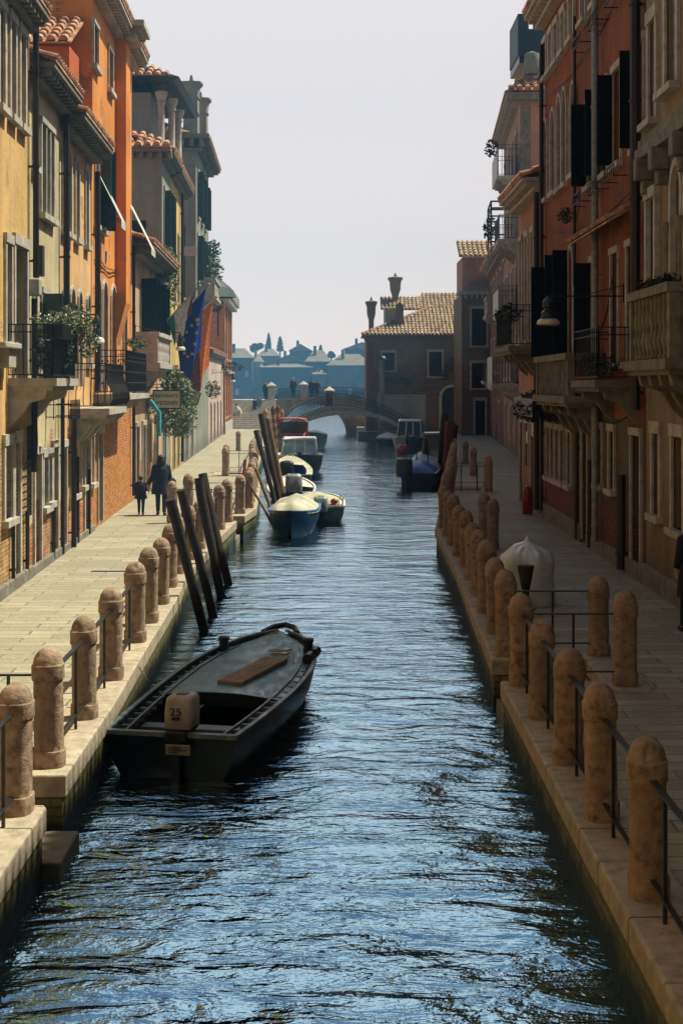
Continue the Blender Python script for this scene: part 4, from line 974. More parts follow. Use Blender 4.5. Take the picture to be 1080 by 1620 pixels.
# flags
def flag(pa, pb, y, cloth, label, mat, name='flag', fall=3.0, wd=1.3, fold=5):
    """pole from the wall out and up; cloth hanging in folds from the pole"""
    t = thing(name, label, 'flag', tuple(pa)); pa, pb = Vector(pa), Vector(pb)
    mb = MB(); mb.tube([pa, pb], .025, 8); mb.ball(pb, .05, 8, 6); obj('flagpole', mb, 'stone', t, smooth=True)
    d = pb-pa; L = d.length; nu, nv = 26, 22; vs = []
    def P(s_, v):
        q = pa+d*(.25+.72*s_); k = v**.8
        x = q.x*(1-k*.45)+(pa.x+d.x*.62)*k*.45; dz = -fall*v*(1-.25*abs(s_-.5))
        return Vector((x+.05*math.sin(s_*fold*2+v*3), q.y+.16*math.sin(s_*fold+v*1.5)*min(1, v*3+.2), q.z+dz+.04*math.sin(s_*9)))
    for i in range(nu+1):
        for j in range(nv+1): vs.append(P(i/nu, j/nv))
    for mt, a, b in cloth:
        mb = MB(); i0, i1 = round(a*nu), round(b*nu)
        for i in range(i0, i1):
            for j in range(nv):
                q = [vs[i*(nv+1)+j], vs[(i+1)*(nv+1)+j], vs[(i+1)*(nv+1)+j+1], vs[i*(nv+1)+j+1]]; mb.add(q, [(0, 1, 2, 3)])
        o = obj('cloth', mb, mt, t, smooth=True, fix=False); bm = bmesh.new(); bm.from_mesh(o.data); bmesh.ops.remove_doubles(bm, verts=bm.verts, dist=1e-5); bm.to_mesh(o.data); bm.free()
    return t, P
yf = 56.0; A = WL.P(yf, 0, 5.2)
t, PP = flag(WL.P(52, .1, 5.4), wpt(331, 450, 0, 52.3), 52, [('eu_blue', 0, 1)], 'blue flag with a ring of yellow stars hanging in long folds over the quay', 'eu_blue', fall=2.7)
mb = MB()
for k in range(12):
    a = 2*math.pi*k/12; c = PP(.55+.28*math.cos(a), .5+.2*math.sin(a))+Vector((0, -.05, 0)); pts = []
    for i in range(10):
        r = .085 if i % 2 == 0 else .035; b = math.pi/2+i*math.pi/5; pts.append(c+Vector((r*math.cos(b), 0, r*math.sin(b))))
    mb.prism(pts, (0, .02, 0))
obj_split('star', mb, 'gold', t)
flag(WL.P(57, .1, 5.6), wpt(343, 470, 0, 57.5), 57, [('flag_orange', .5, 1), ('flag_red', 0, .5)], 'orange and dark red flag hanging behind the blue flag', 'flag_orange', fall=3.2)
flag(WL.P(50, .1, 5.5), wpt(316, 452, 0, 49.6), 50, [('flag_green', 0, .2), ('flag_white', .2, .85), ('flag_red', .85, 1)], 'green white and red flag draped left of the blue flag', 'flag_white', fall=1.1)
# plants
def plant(name, cs, mat, label, cat='plant', size=.07, pot=None, group=None, fl=None):
    t = thing(name, label, cat, tuple(cs[0][0]), group); mb = MB()
    for c, r, n in cs: mb.leaves(c, r, n, size)
    obj('foliage', mb, mat, t, fix=False)
    if fl:
        mb = MB()
        for c, r, n in cs: mb.leaves(Vector(c)+Vector((0, -.05, .03)), [x*1.03 for x in r], n//3, size*.8)
        obj('blossom', mb, fl, t, fix=False)
    if pot: mb = MB(); pot(mb); obj('planter', mb, 'iron', t, bevel=.01)
    return t
P = WL.P
plant('balcony_flower_box', [(P(25.2, .8, 4.85), (.55, .5, .13), 500)], 'leaf', 'box of small white flowers on the near black iron balcony', size=.035, fl='flower', pot=lambda mb: wbox(WL, mb, 24.7, 25.9, .66, .95, 4.5, 4.75))
plant('trailing_bush', [(P(25.8, 1.0, 4.8), (.38, .3, .26), 800), (P(25.9, 1.2, 4.5), (.22, .25, .38), 550), (P(26.2, .9, 5.05), (.3, .3, .15), 300)], 'leaf_pale', 'pale trailing bush spilling over the corner of the near iron balcony', size=.04)
plant('balcony_shrub', [(P(26.0, .55, 4.25), (.4, .5, .4), 900)], 'leaf_dark', 'dark shrub behind the railing of the near iron balcony', size=.045)
plant('planter_row', [(P(u, .9, 4.75), (.3, .18, .12), 160) for u in (35.6, 36.6, 37.6)], 'leaf', 'small potted plants on the rail of the orange house balcony', size=.04)
plant('climbing_plant', [(wpt(x, y, 0, yy), (rx, .5, rz), n) for x, y, yy, rx, rz, n in ((262, 420, 52, .35, .8, 700), (258, 470, 51.5, .35, 1.1, 900), (272, 600, 49, .45, .5, 900), (285, 620, 49.5, .5, .6, 900), (276, 665, 48.5, .75, .6, 1700), (282, 648, 49.5, .7, .7, 1200), (250, 405, 50, .3, .3, 300), (245, 640, 48, .4, .4, 400), (268, 440, 53, .4, 1.2, 1100), (262, 520, 52, .35, .7, 700), (292, 660, 51, .5, .8, 900))], 'leaf_pale', 'large climbing plant with pale leaves covering the hotel wall round the signs', size=.065, fl='leaf_pale')
plant('potted_plant', [(wpt(228, 570, 0, 45.2), (.28, .25, .3), 350)], 'leaf', 'small potted plant on the stone balcony left of the blue flag', size=.05)
plant('hanging_basket', [(wpt(337, 616, 0, 62), (.36, .36, .42), 900)], 'leaf', 'round green hanging basket by the pinkish wall under the orange flag', size=.05)
plant('roof_garden_bush', [(WL.P(78, .6, 10.1), (.6, 1.2, .9), 700), (WL.P(79, .5, 11.3), (.5, .8, .6), 350)], 'leaf', 'bushy plant on the high stone balcony of the grey block', size=.12)
plant('terrace_bush', [(WL.P(86, .3, 8.6), (.5, .6, .5), 300), (WL.P(100, .6, 4.9), (1.0, .8, .35), 400)], 'leaf_dark', 'dark greenery on the low terrace before the brick corner house', size=.11)
# parasol on the terrace
t = thing('closed_parasol', 'dark green terrace parasol above the flags', 'parasol', tuple(wpt(343, 520, 0, 86))); c = wpt(345, 440, 0, 86)
mb = MB(); mb.lathe([(1.15, -1.2), (.8, -.6), (.08, .0)], c, 8, cap=False); obj('canopy', mb, 'shut_green', t)
mb = MB(); mb.tube([c, c-Vector((0, 0, 3.6))], .05, 8); obj('pole', mb, 'iron', t)

# ================================================================ RIGHT BANK HOUSES
g = WR
O = lambda px, w_, z0, z1, arch=0, **k: dict(u0=g.u(px)-w_/2, u1=g.u(px)+w_/2, z0=z0, z1=z1, arch=arch, **k)
# R1 ochre house
top = [dict(u0=u, u1=u+.75, z0=8.7, z1=10.7, arch=0) for u in (11, 13.5, 16, 18.5, 20.9, 23.2)]+[dict(u0=24.75, u1=25.25, z0=8.4, z1=10.2, arch=0)]
mdl = [dict(u0=u, u1=u+.7, z0=5.0, z1=7.5, arch=2) for u in (11.5, 14, 16.5)]+[dict(u0=u, u1=u+.62, z0=4.15, z1=7.3, arch=2) for u in (20.75, 21.75, 22.7)]+[dict(u0=24.6, u1=25.2, z0=5.0, z1=7.0, arch=0)]
low = [dict(u0=u, u1=u+.75, z0=1.25, z1=2.75, arch=0) for u in (12, 15, 18.2, 21.0)]+[dict(u0=22.75, u1=23.45, z0=1.25, z1=2.8, arch=0), dict(u0=24.45, u1=24.95, z0=1.35, z1=2.8, arch=0), dict(u0=25.9-.75, u1=25.45, z0=1.3, z1=2.4, arch=0)][:2]
t = house('ochre_house', 'ochre house with ornate stone window frames and carved balcony, nearest on the shaded bank', g, -30, 25.6, 13.6, 'ochre', top+mdl+low, pr=.55, z0=-.3)  # runs on unseen past the camera, lengthened to screen sky light from behind
for o in top: window(g, t, o, fw=.16, bars=(1, 1), shut=None, sillp=.2)
for o in mdl: window(g, t, o, fw=.13, bars=(1, 2), proud=.1, sill=False)
for o in low: window(g, t, o, fw=.14, bars=(1, 2), cas='wood_brown')
stone_balcony(g, t, 20.3, 23.15, .82, 4.05, 1.12, mat='stone_dark', gap=.27, corb=4)
mb = MB()
for u in (20.5, 21.6, 22.55, 23.5): mb.lathe([(.1, 0), (.1, .1), (.07, .15), (.065, 2.0), (.1, 2.15), (.12, 2.3)], g.P(u, .1, 4.1), 10)
obj_split('column', mb, 'stone_dark', t, smooth=True)
mb = MB(); wbox(g, mb, 20.2, 25.6, 0, .22, 7.75, 7.95); wbox(g, mb, 20.2, 25.6, 0, .1, 7.95, 8.2); wbox(g, mb, 8, 20.2, 0, .16, 7.8, 7.95); obj('string_course', mb, 'stone_dark', t, fix=False)
mb = MB()
for u in (20.6, 22.4, 23.9, 25.1):
    wbox(g, mb, u-.14, u+.14, 0, .32, 7.35, 7.745); wbox(g, mb, u-.11, u+.11, 0, .2, 7.1, 7.345)
obj_split('bracket', mb, 'stone_dark', t, bevel=.03)
mb = MB(); wbox(g, mb, -30, 22.6, .002, .12, -.1, .42); wbox(g, mb, 22.65, 25.6, .002, .10, -.1, .38); obj('plinth', mb, 'stone_dark', t, bevel=.02)
plant('balcony_plant', [(g.P(21.2+i*.45, .62, 5.25), (.22, .2, .12), 130) for i in range(4)], 'leaf_dark', 'low plants along the rail of the carved stone balcony', size=.05)
# R2 rust red house
rt = [O(p, .55, 12.05, 13.0) for p in (864, 873, 882, 893, 906, 925, 945)]
gth = [O(863.5, .7, 8.75, 10.9, 2), O(876, .7, 8.75, 10.9, 2), O(886, .62, 8.7, 11.05, 2), O(894, .62, 8.7, 11.05, 2), O(908, .7, 8.75, 10.9, 2)]
sh = [dict(u0=u-.75, u1=u, z0=8.15, z1=10.05, arch=0, sw=w_, sa=88, one=1) for u, w_ in ((31.6, .34), (30.0, .31), (28.6, .30), (26.5, .26))]
lw = [O(866, .6, 4.4, 6.9, 2, sw=.36, sa=88, one=1), O(878, .6, 4.4, 6.9, 2), O(889, .6, 4.2, 7.0, 2, sw=.36, sa=88, one=1), O(903, .7, 4.2, 7.0, 2, sw=.36, sa=88, one=1), dict(u0=30.4, u1=31.1, z0=4.2, z1=6.4, arch=0, sw=.36, sa=88, one=1), dict(u0=28.1, u1=28.8, z0=4.1, z1=6.35, arch=0), dict(u0=26.6, u1=27.2, z0=4.1, z1=6.35, arch=0)]
gl = [O(p, .5, 1.2, 2.5) for p in (868, 874, 882, 890, 901)]+[dict(u0=31.6, u1=32.3, z0=.08, z1=2.6, arch=0), dict(u0=29.9, u1=30.4, z0=1.5, z1=2.7, arch=0), dict(u0=28.5, u1=29.0, z0=1.5, z1=2.7, arch=0), dict(u0=26.0, u1=26.8, z0=.08, z1=2.7, arch=0)]
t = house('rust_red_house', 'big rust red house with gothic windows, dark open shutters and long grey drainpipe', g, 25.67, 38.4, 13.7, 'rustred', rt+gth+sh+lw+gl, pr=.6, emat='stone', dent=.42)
for o in rt: window(g, t, o, fw=.11, bars=(0, 1), proud=.08, sillp=.16)
for o in gth: window(g, t, o, fw=.09, bars=(1, 2), proud=.07)
for o in sh: window(g, t, o, shut='half', shm='shut_dark', fw=.1, bars=(1, 2))
for i, o in enumerate(lw): window(g, t, o, shut='half' if i in (0, 2, 3, 4) else None, shm='shut_dark', fw=.09, bars=(1, 2), cas='wood_brown' if i > 4 else 'casement')
for o in gl: window(g, t, o, door=o['z0'] < .5, cs=o['z0'] > .5, pane='taupe' if o['z0'] < .5 else 'glass', cas='wood_brown', sill=o['z0'] > .5, fw=.1, bars=(1, 2))
pipe(g, t, 29.9, .3, 14, .075, 'pipe_grey', .16); pipe(g, t, 25.8, 3.2, 13.6, .10, n=.16); pipe(g, t, 32.6, .05, 2.6, .05, n=.1); pipe(g, t, 27.2, .05, 1.9, .09, n=.14); pipe(g, t, 33.0, 6.0, 12.4, .04, n=.08); pipe(g, t, 30.9, .05, 2.0, .05, 'pipe', .1); pipe(g, t, 38.2, .2, 13, .06, n=.12)
mb = MB(); wbox(g, mb, 25.67, 31.5, .002, .09, -.1, .32); wbox(g, mb, 32.4, 38.4, .002, .09, -.1, .42); obj('plinth', mb, 'stone_dark', t, bevel=.02)
mb = MB(); P0 = g.P(26.2, .55, 6.75); V = g.P(26.2, 0, 7.05)-P0; mb.prism([P0, g.P(31.2, .55, 6.75), g.P(31.2, 0, 7.05), g.P(26.2, 0, 7.05)], (0, 0, .04)); tiles(mb, P0+Vector((0, 0, .04)), (0, 1, 0), V, 5, V.length, .22, .3); obj('tile_hood', mb, 'tile', t, fix=False)
stone_balcony(g, t, 29.6, 34.4, .8, 3.42, .92, mat='stone_dark', gap=.34, corb=4, face_panel=False)
iron_balcony(g, t, 26.3, 28.9, .75, 3.75, 1.0, gap=.2, slab='stone_dark')
mb = MB(); mb.prism([g.P(34.6, 0, 3.5), g.P(38.3, 0, 3.5), g.P(38.3, .85, 3.25), g.P(34.6, .85, 3.25)], (0, 0, .05)); wbox(g, mb, 34.6, 38.3, .8, .86, 2.85, 3.24)
for i in range(4): mb.beam(g.P(34.8+i*1.1, .04, 2.7), g.P(34.8+i*1.1, .75, 3.2), .06, .06)
obj('canopy', mb, 'boat_dark', t)
mb = MB()
for zz in (11.3, 7.75):
    for i in range(3):
        mb = MB(); wbox(g, mb, 27.2+i*1.9, 28.2+i*1.9, .28, .3, zz, zz+.03); wbox(g, mb, 27.2+i*1.9, 28.2+i*1.9, .28, .3, zz+.22, zz+.25)
        for k in range(6): wbox(g, mb, 27.2+i*1.9+k*.19, 27.215+i*1.9+k*.19, .285, .30, zz, zz+.25)
        for e in (27.2, 28.2): wbox(g, mb, e+i*1.9-.01, e+i*1.9+.01, 0, .28, zz, zz+.02)
        obj('flower_rack', mb, 'iron', t, fix=False)
plant('balcony_hedge', [(g.P(31+i*1.0, .55, 3.3), (.3, .7, .22), 260) for i in range(7)]+[(g.P(35+i*.9, .75, 3.0), (.2, .6, .3), 260) for i in range(4)], 'leaf_dark', 'dark hedge plants hanging along the stone balcony of the rust red house', size=.06)
t_ = bpy.data.objects['rust_red_house']
for k_, (ua, ub, za, zb, sg_) in enumerate(((26.2, 38, 7.4, 7.9, .35), (27, 37, 11.6, 11.4, .3), (28, 33, 6.2, 3.9, .5), (33, 38, 3.2, 3.5, .2), (26, 31, 3.3, 3.0, .25))):
    mb = MB(); mb.tube([g.P(ua+(ub-ua)*i/16, .04+.03*math.sin(i), za+(zb-za)*i/16-sg_*4*(i/16)*(1-i/16)) for i in range(17)], .014, 5); obj('cable', mb, 'iron', t_, fix=False)
plant('window_bush', [(g.P(33.2, .25, 7.7), (.22, .4, .2), 500)], 'leaf_dark', 'dark bush under the big open shutters of the rust red house', size=.035)
plant('rubble_plant', [(g.P(26.6+i*.5, .55, 4.05), (.25, .3, .25), 170) for i in range(5)], 'leaf_dark', 'tangle of dark plants on the narrow iron balcony beside the carved stone one', size=.05)
lamp(g, 27.6, 1.5, 5.42, 'large bracket lamp with cream shade on the rust red wall', k=1.45, shade='lamp_cream')
# R3 peach house
w3 = [dict(u0=u, u1=u+.55, z0=5.0, z1=8.1, arch=0) for u in (38.9, 40.2, 41.5, 42.8)]
w4 = [dict(u0=u, u1=u+.7, z0=.08 if i % 2 else 1.2, z1=2.5, arch=0) for i, u in enumerate((39, 40.3, 41.6, 42.8))]
t = house('peach_corner_house', 'peach house with tall pale stone windows and white cornice, behind the rust red house', g, 38.42, 44, 9.3, 'salmon', w3+w4, pr=.65, emat='stone', depth=4)
for o in w3: window(g, t, o, fw=.11, bars=(1, 2), proud=.08)
for o in w4: window(g, t, o, door=o['z0'] < .5, cs=False, pane='wood_brown', fw=.09, sill=False)
iron_balcony(g, t, 39.0, 42.6, .85, 4.75, 1.15, gap=.16, slab='stone_dark', corb=3)
pipe(g, t, 38.6, .2, 9, .08, n=.2)
plant('balcony_fern', [(g.P(39.5, .8, 5.7), (.3, .5, .3), 250), (g.P(41.5, .8, 5.7), (.3, .5, .3), 250)], 'leaf_dark', 'dark plants on the iron balcony of the peach corner house', size=.06)
# unseen house added to block sun coming through the gap
t = thing('sun_blocking_house', 'added unseen house blocking the sun behind the peach corner house', 'house', (9, 50, 0)); mb = MB(); mb.box(8.75, 16, 44.3, 67.9, -.2, 12.0); obj('wall', mb, 'salmon', t)
# R4 tall salmon house
g = WF
ff = [dict(u0=u, u1=u+1.0, z0=z, z1=z+2.2, arch=0) for u in (70, 73.5, 77, 80) for z in (4.0, 7.4, 10.9, 14.1)]+[dict(u0=u, u1=u+1.0, z0=.08, z1=2.5, arch=0) for u in (70, 74, 79)]
t = house('salmon_tower_house', 'tall salmon house with stained end wall and stacked balconies, behind the peach corner house', g, 68, 82, 17.8, 'salmon', ff, pr=.7, emat='stone', depth=10)
for o in ff: window(g, t, o, fw=.14, bars=(1, 1), cs=o['z0'] > .5, pane='glass' if o['z0'] > .5 else 'taupe', door=o['z0'] < .5, sill=o['z0'] > .5)
xe = g.X(68); fe = Front(67.98); mb = MB(); wbox(fe, mb, xe-.7, xe+6, .02, .6, 17.5, 17.85); obj('end_cornice', mb, 'stone_dark', t)
mb = MB(); wbox(fe, mb, xe, xe+.5, .002, .04, 0, 17.4); obj('quoin_strip', mb, 'stone_dark', t)
mb = MB(); P0 = Vector((xe-.7, 67.3, 17.9)); V = Vector((0, 1.8, .9)); mb.prism([P0, P0+Vector((6.5, 0, 0)), P0+V+Vector((6.5, 0, 0)), P0+V+Vector((.8, 0, 0))], (0, 0, .05)); tiles(mb, P0+Vector((0, 0, .05)), (1, 0, 0), V, 6.5, V.length, .4, .42, inside=lambda u, v: u > .8*v/V.length); obj('end_roof', mb, 'tile', t, fix=False)
for zf, h, pr, a, b in ((13.9, 1.5, 1.05, 68.05, 71.5), (7.0, 1.5, 1.0, 68.05, 72)): iron_balcony(g, t, a, b, pr, zf, h, gap=.16, slab='stone', th=.2)
for zf, h, pr, a, b in ((10.8, 1.2, 1.0, 68.05, 72.5), (3.7, 1.3, 1.3, 68.05, 73)): iron_balcony(g, t, a, b, pr, zf, h, gap=.14, slab='stone', th=.25)
mb = MB()
for zf, n_ in ((13.9, 1.07), (7.0, 1.02), (3.7, 1.32)): wbox(g, mb, 68.0, 73, n_, n_+.05, zf, zf+1.35)
obj_split('balcony_screen', mb, 'casement', t)
t = thing('roof_deck', 'dark slatted roof terrace box on pillars above the salmon house', 'roof terrace', (10, 70, 18))
mb = MB(); x0, x1 = xe+.32, xe+3.5
mb.box(x0, x1, 68.6, 68.7, 19.9, 21.2); mb.box(x0, x1, 68.6, 68.7, 21.8, 21.95)
for i in range(9): mb.box(x0+i*.4, x0+i*.4+.18, 68.6, 68.7, 21.2, 21.8)
mb.box(x0-.35, x0-.001, 68.6, 72, 19.9, 21.95); mb.box(x0, x1, 71.9, 72, 19.9, 21.95); obj('screen', mb, 'roof_box', t)
mb = MB(); mb.box(x0-.3, x1+.2, 68.5, 72.1, 19.5, 19.88); obj('deck', mb, 'boat_dark', t)
mb = MB()
for x in (x0-.05, x0+1.55): mb.box(x, x+.4, 68.6, 69, 18.0, 19.49)
mb.box(x0+2.0, x1+.1, 69.2, 71, 17.8, 19.49); obj('pillar', mb, 'grey', t)
mb = MB(); mb.lathe([(.3, 0), (.42, .5), (.36, 1.0), (.1, 1.1)], (x0+.3, 68.3, 18.9), 12); obj('pot', mb, 'grey', t, smooth=True)
plant('terrace_tree', [(g.P(68.5, 1.35, 15.3), (.35, .3, .45), 260)], 'leaf_dark', 'small dark tree in silhouette on the top balcony of the salmon house', size=.1)
# R5 house with terrace frame
ff = [dict(u0=u, u1=u+1.1, z0=z, z1=z+2.2, arch=0) for u in (84, 88, 92, 96) for z in (4.4, 8.4)]+[dict(u0=u, u1=u+1.0, z0=.08, z1=2.5, arch=0) for u in (86, 93)]
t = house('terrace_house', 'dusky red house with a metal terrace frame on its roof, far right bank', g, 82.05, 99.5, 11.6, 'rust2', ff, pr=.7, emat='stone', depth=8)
for o in ff: window(g, t, o, fw=.14, bars=(1, 1), cs=o['z0'] > .5, pane='glass' if o['z0'] > .5 else 'taupe', door=o['z0'] < .5, sill=o['z0'] > .5)
stone_balcony(g, t, 84, 88, .9, 7.9, 1.1, corb=3, gap=.5); iron_balcony(g, t, 90, 94, .8, 3.9, 1.1, gap=.3, corb=3)
mb = MB()
for u in (83, 87):
    for n_ in (.7, -2): mb.beam(g.P(u, n_, 11.6), g.P(u, n_, 14.6), .1, .1)
for a, b in (((83, .7), (87, .7)), ((83, .7), (83, -2)), ((87, .7), (87, -2)), ((83, -2), (87, -2))):
    for z in (14.6, 14.2, 12.6): mb.beam(g.P(a[0], a[1], z), g.P(b[0], b[1], z), .09, .09)
obj('terrace_frame', mb, 'shut_green', t)
plant('terrace_climber', [(g.P(83.5, .7, 13.0), (.5, .8, .7), 380)], 'leaf_dark', 'climber on the metal roof terrace frame, far right bank', size=.13)
# R6 house facing the camera
f6 = Front(100); xa, xb = 8.62, 10.75
o6 = [dict(u0=9.35, u1=10.4, z0=6.45, z1=9.1, arch=0), dict(u0=9.35, u1=10.3, z0=3.4, z1=5.2, arch=0), dict(u0=9.6, u1=10.3, z0=.08, z1=2.5, arch=0)]
t = thing('narrow_end_house', 'narrow dusky house facing up the canal with two dark windows and a tiled top storey', 'house', (9.7, 100, 0))
obj('wall', wall_mesh(f6, xa, 16, -.3, 10.1, o6, 7), 'duskybrick', t, fix=False)
for o in o6: window(f6, t, o, fw=.14, bars=(0, 0), cs=True, pane='glass', cas='shut_dark', door=o['z0'] < .5, sill=o['z0'] > .5)
mb = MB(); wbox(f6, mb, xa-.3, 16, .0, .35, 10.1, 10.35)
for i in range(8): wbox(f6, mb, xa-.2+i*.4, xa+i*.4, .0, .25, 9.85, 10.095)
obj('cornice', mb, 'stone', t, fix=False)
mb = MB(); mb.box(xa+.15, 16, 101, 106, 10.36, 12.9); obj('top_storey', mb, 'salmon', t)
mb = MB(); P0 = Vector((xa-.15, 100.4, 12.85)); V = Vector((0, 2.6, 1.35)); mb.prism([P0, P0+Vector((7, 0, 0)), P0+V+Vector((7, 0, 0)), P0+V], (0, 0, .07)); tiles(mb, P0+Vector((0, 0, .07)), (1, 0, 0), V, 7, V.length, .34, .42); obj('roof', mb, 'tile_pale', t, fix=False)
mb = MB(); mb.prism([(xa, 99.9, 10.36), (16, 99.9, 10.36), (16, 101, 11.3), (xa+1.5, 101, 11.3)], (0, .08, .06)); obj('lean_to_roof', mb, 'stone_dark', t)
# R7 low house with hipped roof
mb = MB(); mb.box(1.3, 8.25, 107.4, 150, -2.5, 0); mb.box(8.3, 70, 112.1, 150, -2.5, -.02); tag(obj('pavement', mb, 'pave', fix=False), kind='structure')
f7 = Front(109); xa, xb = 1.95, 10.4
o7 = [dict(u0=3.2, u1=4.15, z0=4.75, z1=6.15, arch=0), dict(u0=6.85, u1=7.85, z0=4.3, z1=6.2, arch=0), dict(u0=9.0, u1=9.9, z0=4.5, z1=6.1, arch=0), dict(u0=7.85, u1=9.4, z0=-.28, z1=3.45, arch=1)]
t = thing('hipped_roof_house', 'low brown house with pale hipped tile roof and dark arched doorway by the bridge', 'house', (6, 109, 0))
obj('wall', wall_mesh(f7, xa, xb, -.3, 7.4, o7, 9), 'duskybrick', t, fix=False)
for o in o7: window(f7, t, o, fw=.14 if o['z0'] > 0 else .22, bars=(0, 0), cs=True, pane='glass', cas='shut_dark', door=o['z0'] < .5, sill=o['z0'] > .5)
mb = MB(); wbox(f7, mb, xa-.35, xb, 0, .4, 7.4, 7.55); wbox(f7, mb, xa-.2, xb, 0, .22, 7.1, 7.25); wbox(f7, mb, 2.6, 7.4, 0, .12, 3.0, 3.12)
for i in range(22): wbox(f7, mb, xa-.2+i*.4, xa+i*.4, .0, .32, 7.26, 7.395)
obj('cornice', mb, 'stone_dark', t, fix=False)
mb = MB(); wbox(f7, mb, 2.8, 6.6, .003, .06, -.2, 2.9); obj('plaster_patch', mb, 'white_stucco', t)
wc = Wall(xa-.02, 0, -1)
mb = MB(); wbox(f7, mb, xa, 2.45, .003, .05, .1, 7.05); obj('corner_strip', mb, 'rust2', t)
# hipped roof: eave z 7.55, apex line
mb = MB(); ex0, ex1, ey = 1.6, 10.6, 108.55; A = Vector((ex0, ey, 7.56)); apx = Vector((7.4, 113.4, 10.0)); 
mb.add([A, (ex1, ey, 7.56), (ex1, 118.5, 7.56), (ex0, 118.5, 7.56), apx, (ex1, 113.4, 10.0)], [(0, 1, 5, 4), (0, 4, 3), (3, 4, 5, 2), (1, 2, 5), (0, 3, 2, 1)])
V = Vector((0, 4.85, 2.44)); LV = V.length; tiles(mb, A, (1, 0, 0), V, ex1-ex0, LV, .30, .42, inside=lambda u, v: u > 5.8*v/LV)
ro = obj('roof', mb, 'tile_pale', t, fix=False)
mb = MB()
for i in range(20): mb.tube([A+(apx-A)*(i/20)+Vector((0, 0, .06)), A+(apx-A)*((i+1.1)/20)+Vector((0, 0, .03))], .12, 6)
for i in range(12): mb.tube([apx+Vector((i*.27, 0, .06)), apx+Vector((i*.27+.3, 0, .03))], .12, 6)
obj('ridge_tiles', mb, 'tile', ro, fix=False)
mb = MB(); mb.box(3.6, 5.0, 114, 119, 8.0, 10.2); obj('dormer_wall', mb, 'grey', t)
mb = MB(); P0 = Vector((3.2, 113.6, 9.75)); V = Vector((0, 2.4, 1.15)); mb.prism([P0, P0+Vector((3.2, 0, 0)), P0+V+Vector((3.2, 0, 0)), P0+V], (0, 0, .06)); tiles(mb, P0+Vector((0, 0, .06)), (1, 0, 0), V, 3.2, V.length, .3, .42)
P0 = Vector((5.2, 117, 9.9)); V = Vector((0, 3.6, 1.6)); mb.prism([P0, P0+Vector((7, 0, 0)), P0+V+Vector((7, 0, 0)), P0+V+Vector((1.8, 0, 0))], (0, 0, .06)); tiles(mb, P0+Vector((0, 0, .06)), (1, 0, 0), V, 7, V.length, .32, .42, inside=lambda u, v: u > 1.9*v/V.length); obj('rear_roof', mb, 'tile_pale', t, fix=False)
def ven_chimney(x, y, z0, z1, r, lab=None, parent=t):
    mb = MB(); H = z1-z0
    mb.lathe([(r*1.35, z0), (r*1.35, z0+.6), (r, z0+.62), (r, z1-1.5), (r*1.6, z1-1.0), (r*1.75, z1-.35), (r*2.3, z1-.12), (r*2.3, z1), (r*.6, z1+.1), (r*.1, z1+.4)], (x, y, 0), 16, sq=4); obj('chimney', mb, 'duskybrick', parent, smooth=True, ang=35)
ven_chimney(2.35, 109.9, 7.3, 10.2, .21); ven_chimney(4.45, 115.2, 8, 12.5, .27)
mb = MB(); mb.box(4.3, 4.9, 110.0, 110.9, 7.7, 9.9); mb.box(4.15, 5.05, 109.85, 111.05, 7.55, 8.0); mb.prism([(4.3, 110, 9.9), (4.9, 110, 9.9), (4.6, 110, 10.2)], (0, .9, 0)); obj('chimney', mb, 'duskybrick', t)
plant('flower_box', [((4.0, 108.7, 4.0), (1.2, .25, .28), 420), ((5.3, 108.7, 3.8), (.5, .25, .3), 160)], 'leaf', 'long box of pale flowers on the low brown house by the bridge', size=.09, fl='leaf_pale')
plant('wall_creeper', [((9.2, 108.8, 5.3), (1.1, .2, .9), 420), ((8, 108.8, 4.4), (.5, .2, .5), 120)], 'leaf_dark', 'creeper on the wall of the low brown house above the arched doorway', size=.11)
t = thing('lamp_pillar', 'stone pillar with green domed top before the low brown house', 'pillar', (3.1, 108.2, 0)); mb = MB(); mb.lathe([(.3, 0), (.3, .3), (.22, .4), (.2, 4.6), (.28, 4.8), (.2, 5.2), (.18, 5.6)], (3.15, 108.3, 0), 12); obj('shaft', mb, 'stone_dark', t, smooth=True)
mb = MB(); mb.lathe([(.42, 5.6), (.38, 5.75), (.2, 5.9), (.02, 5.95)], (3.15, 108.3, 0), 14); obj('dome', mb, 'lamp_green', t, smooth=True)

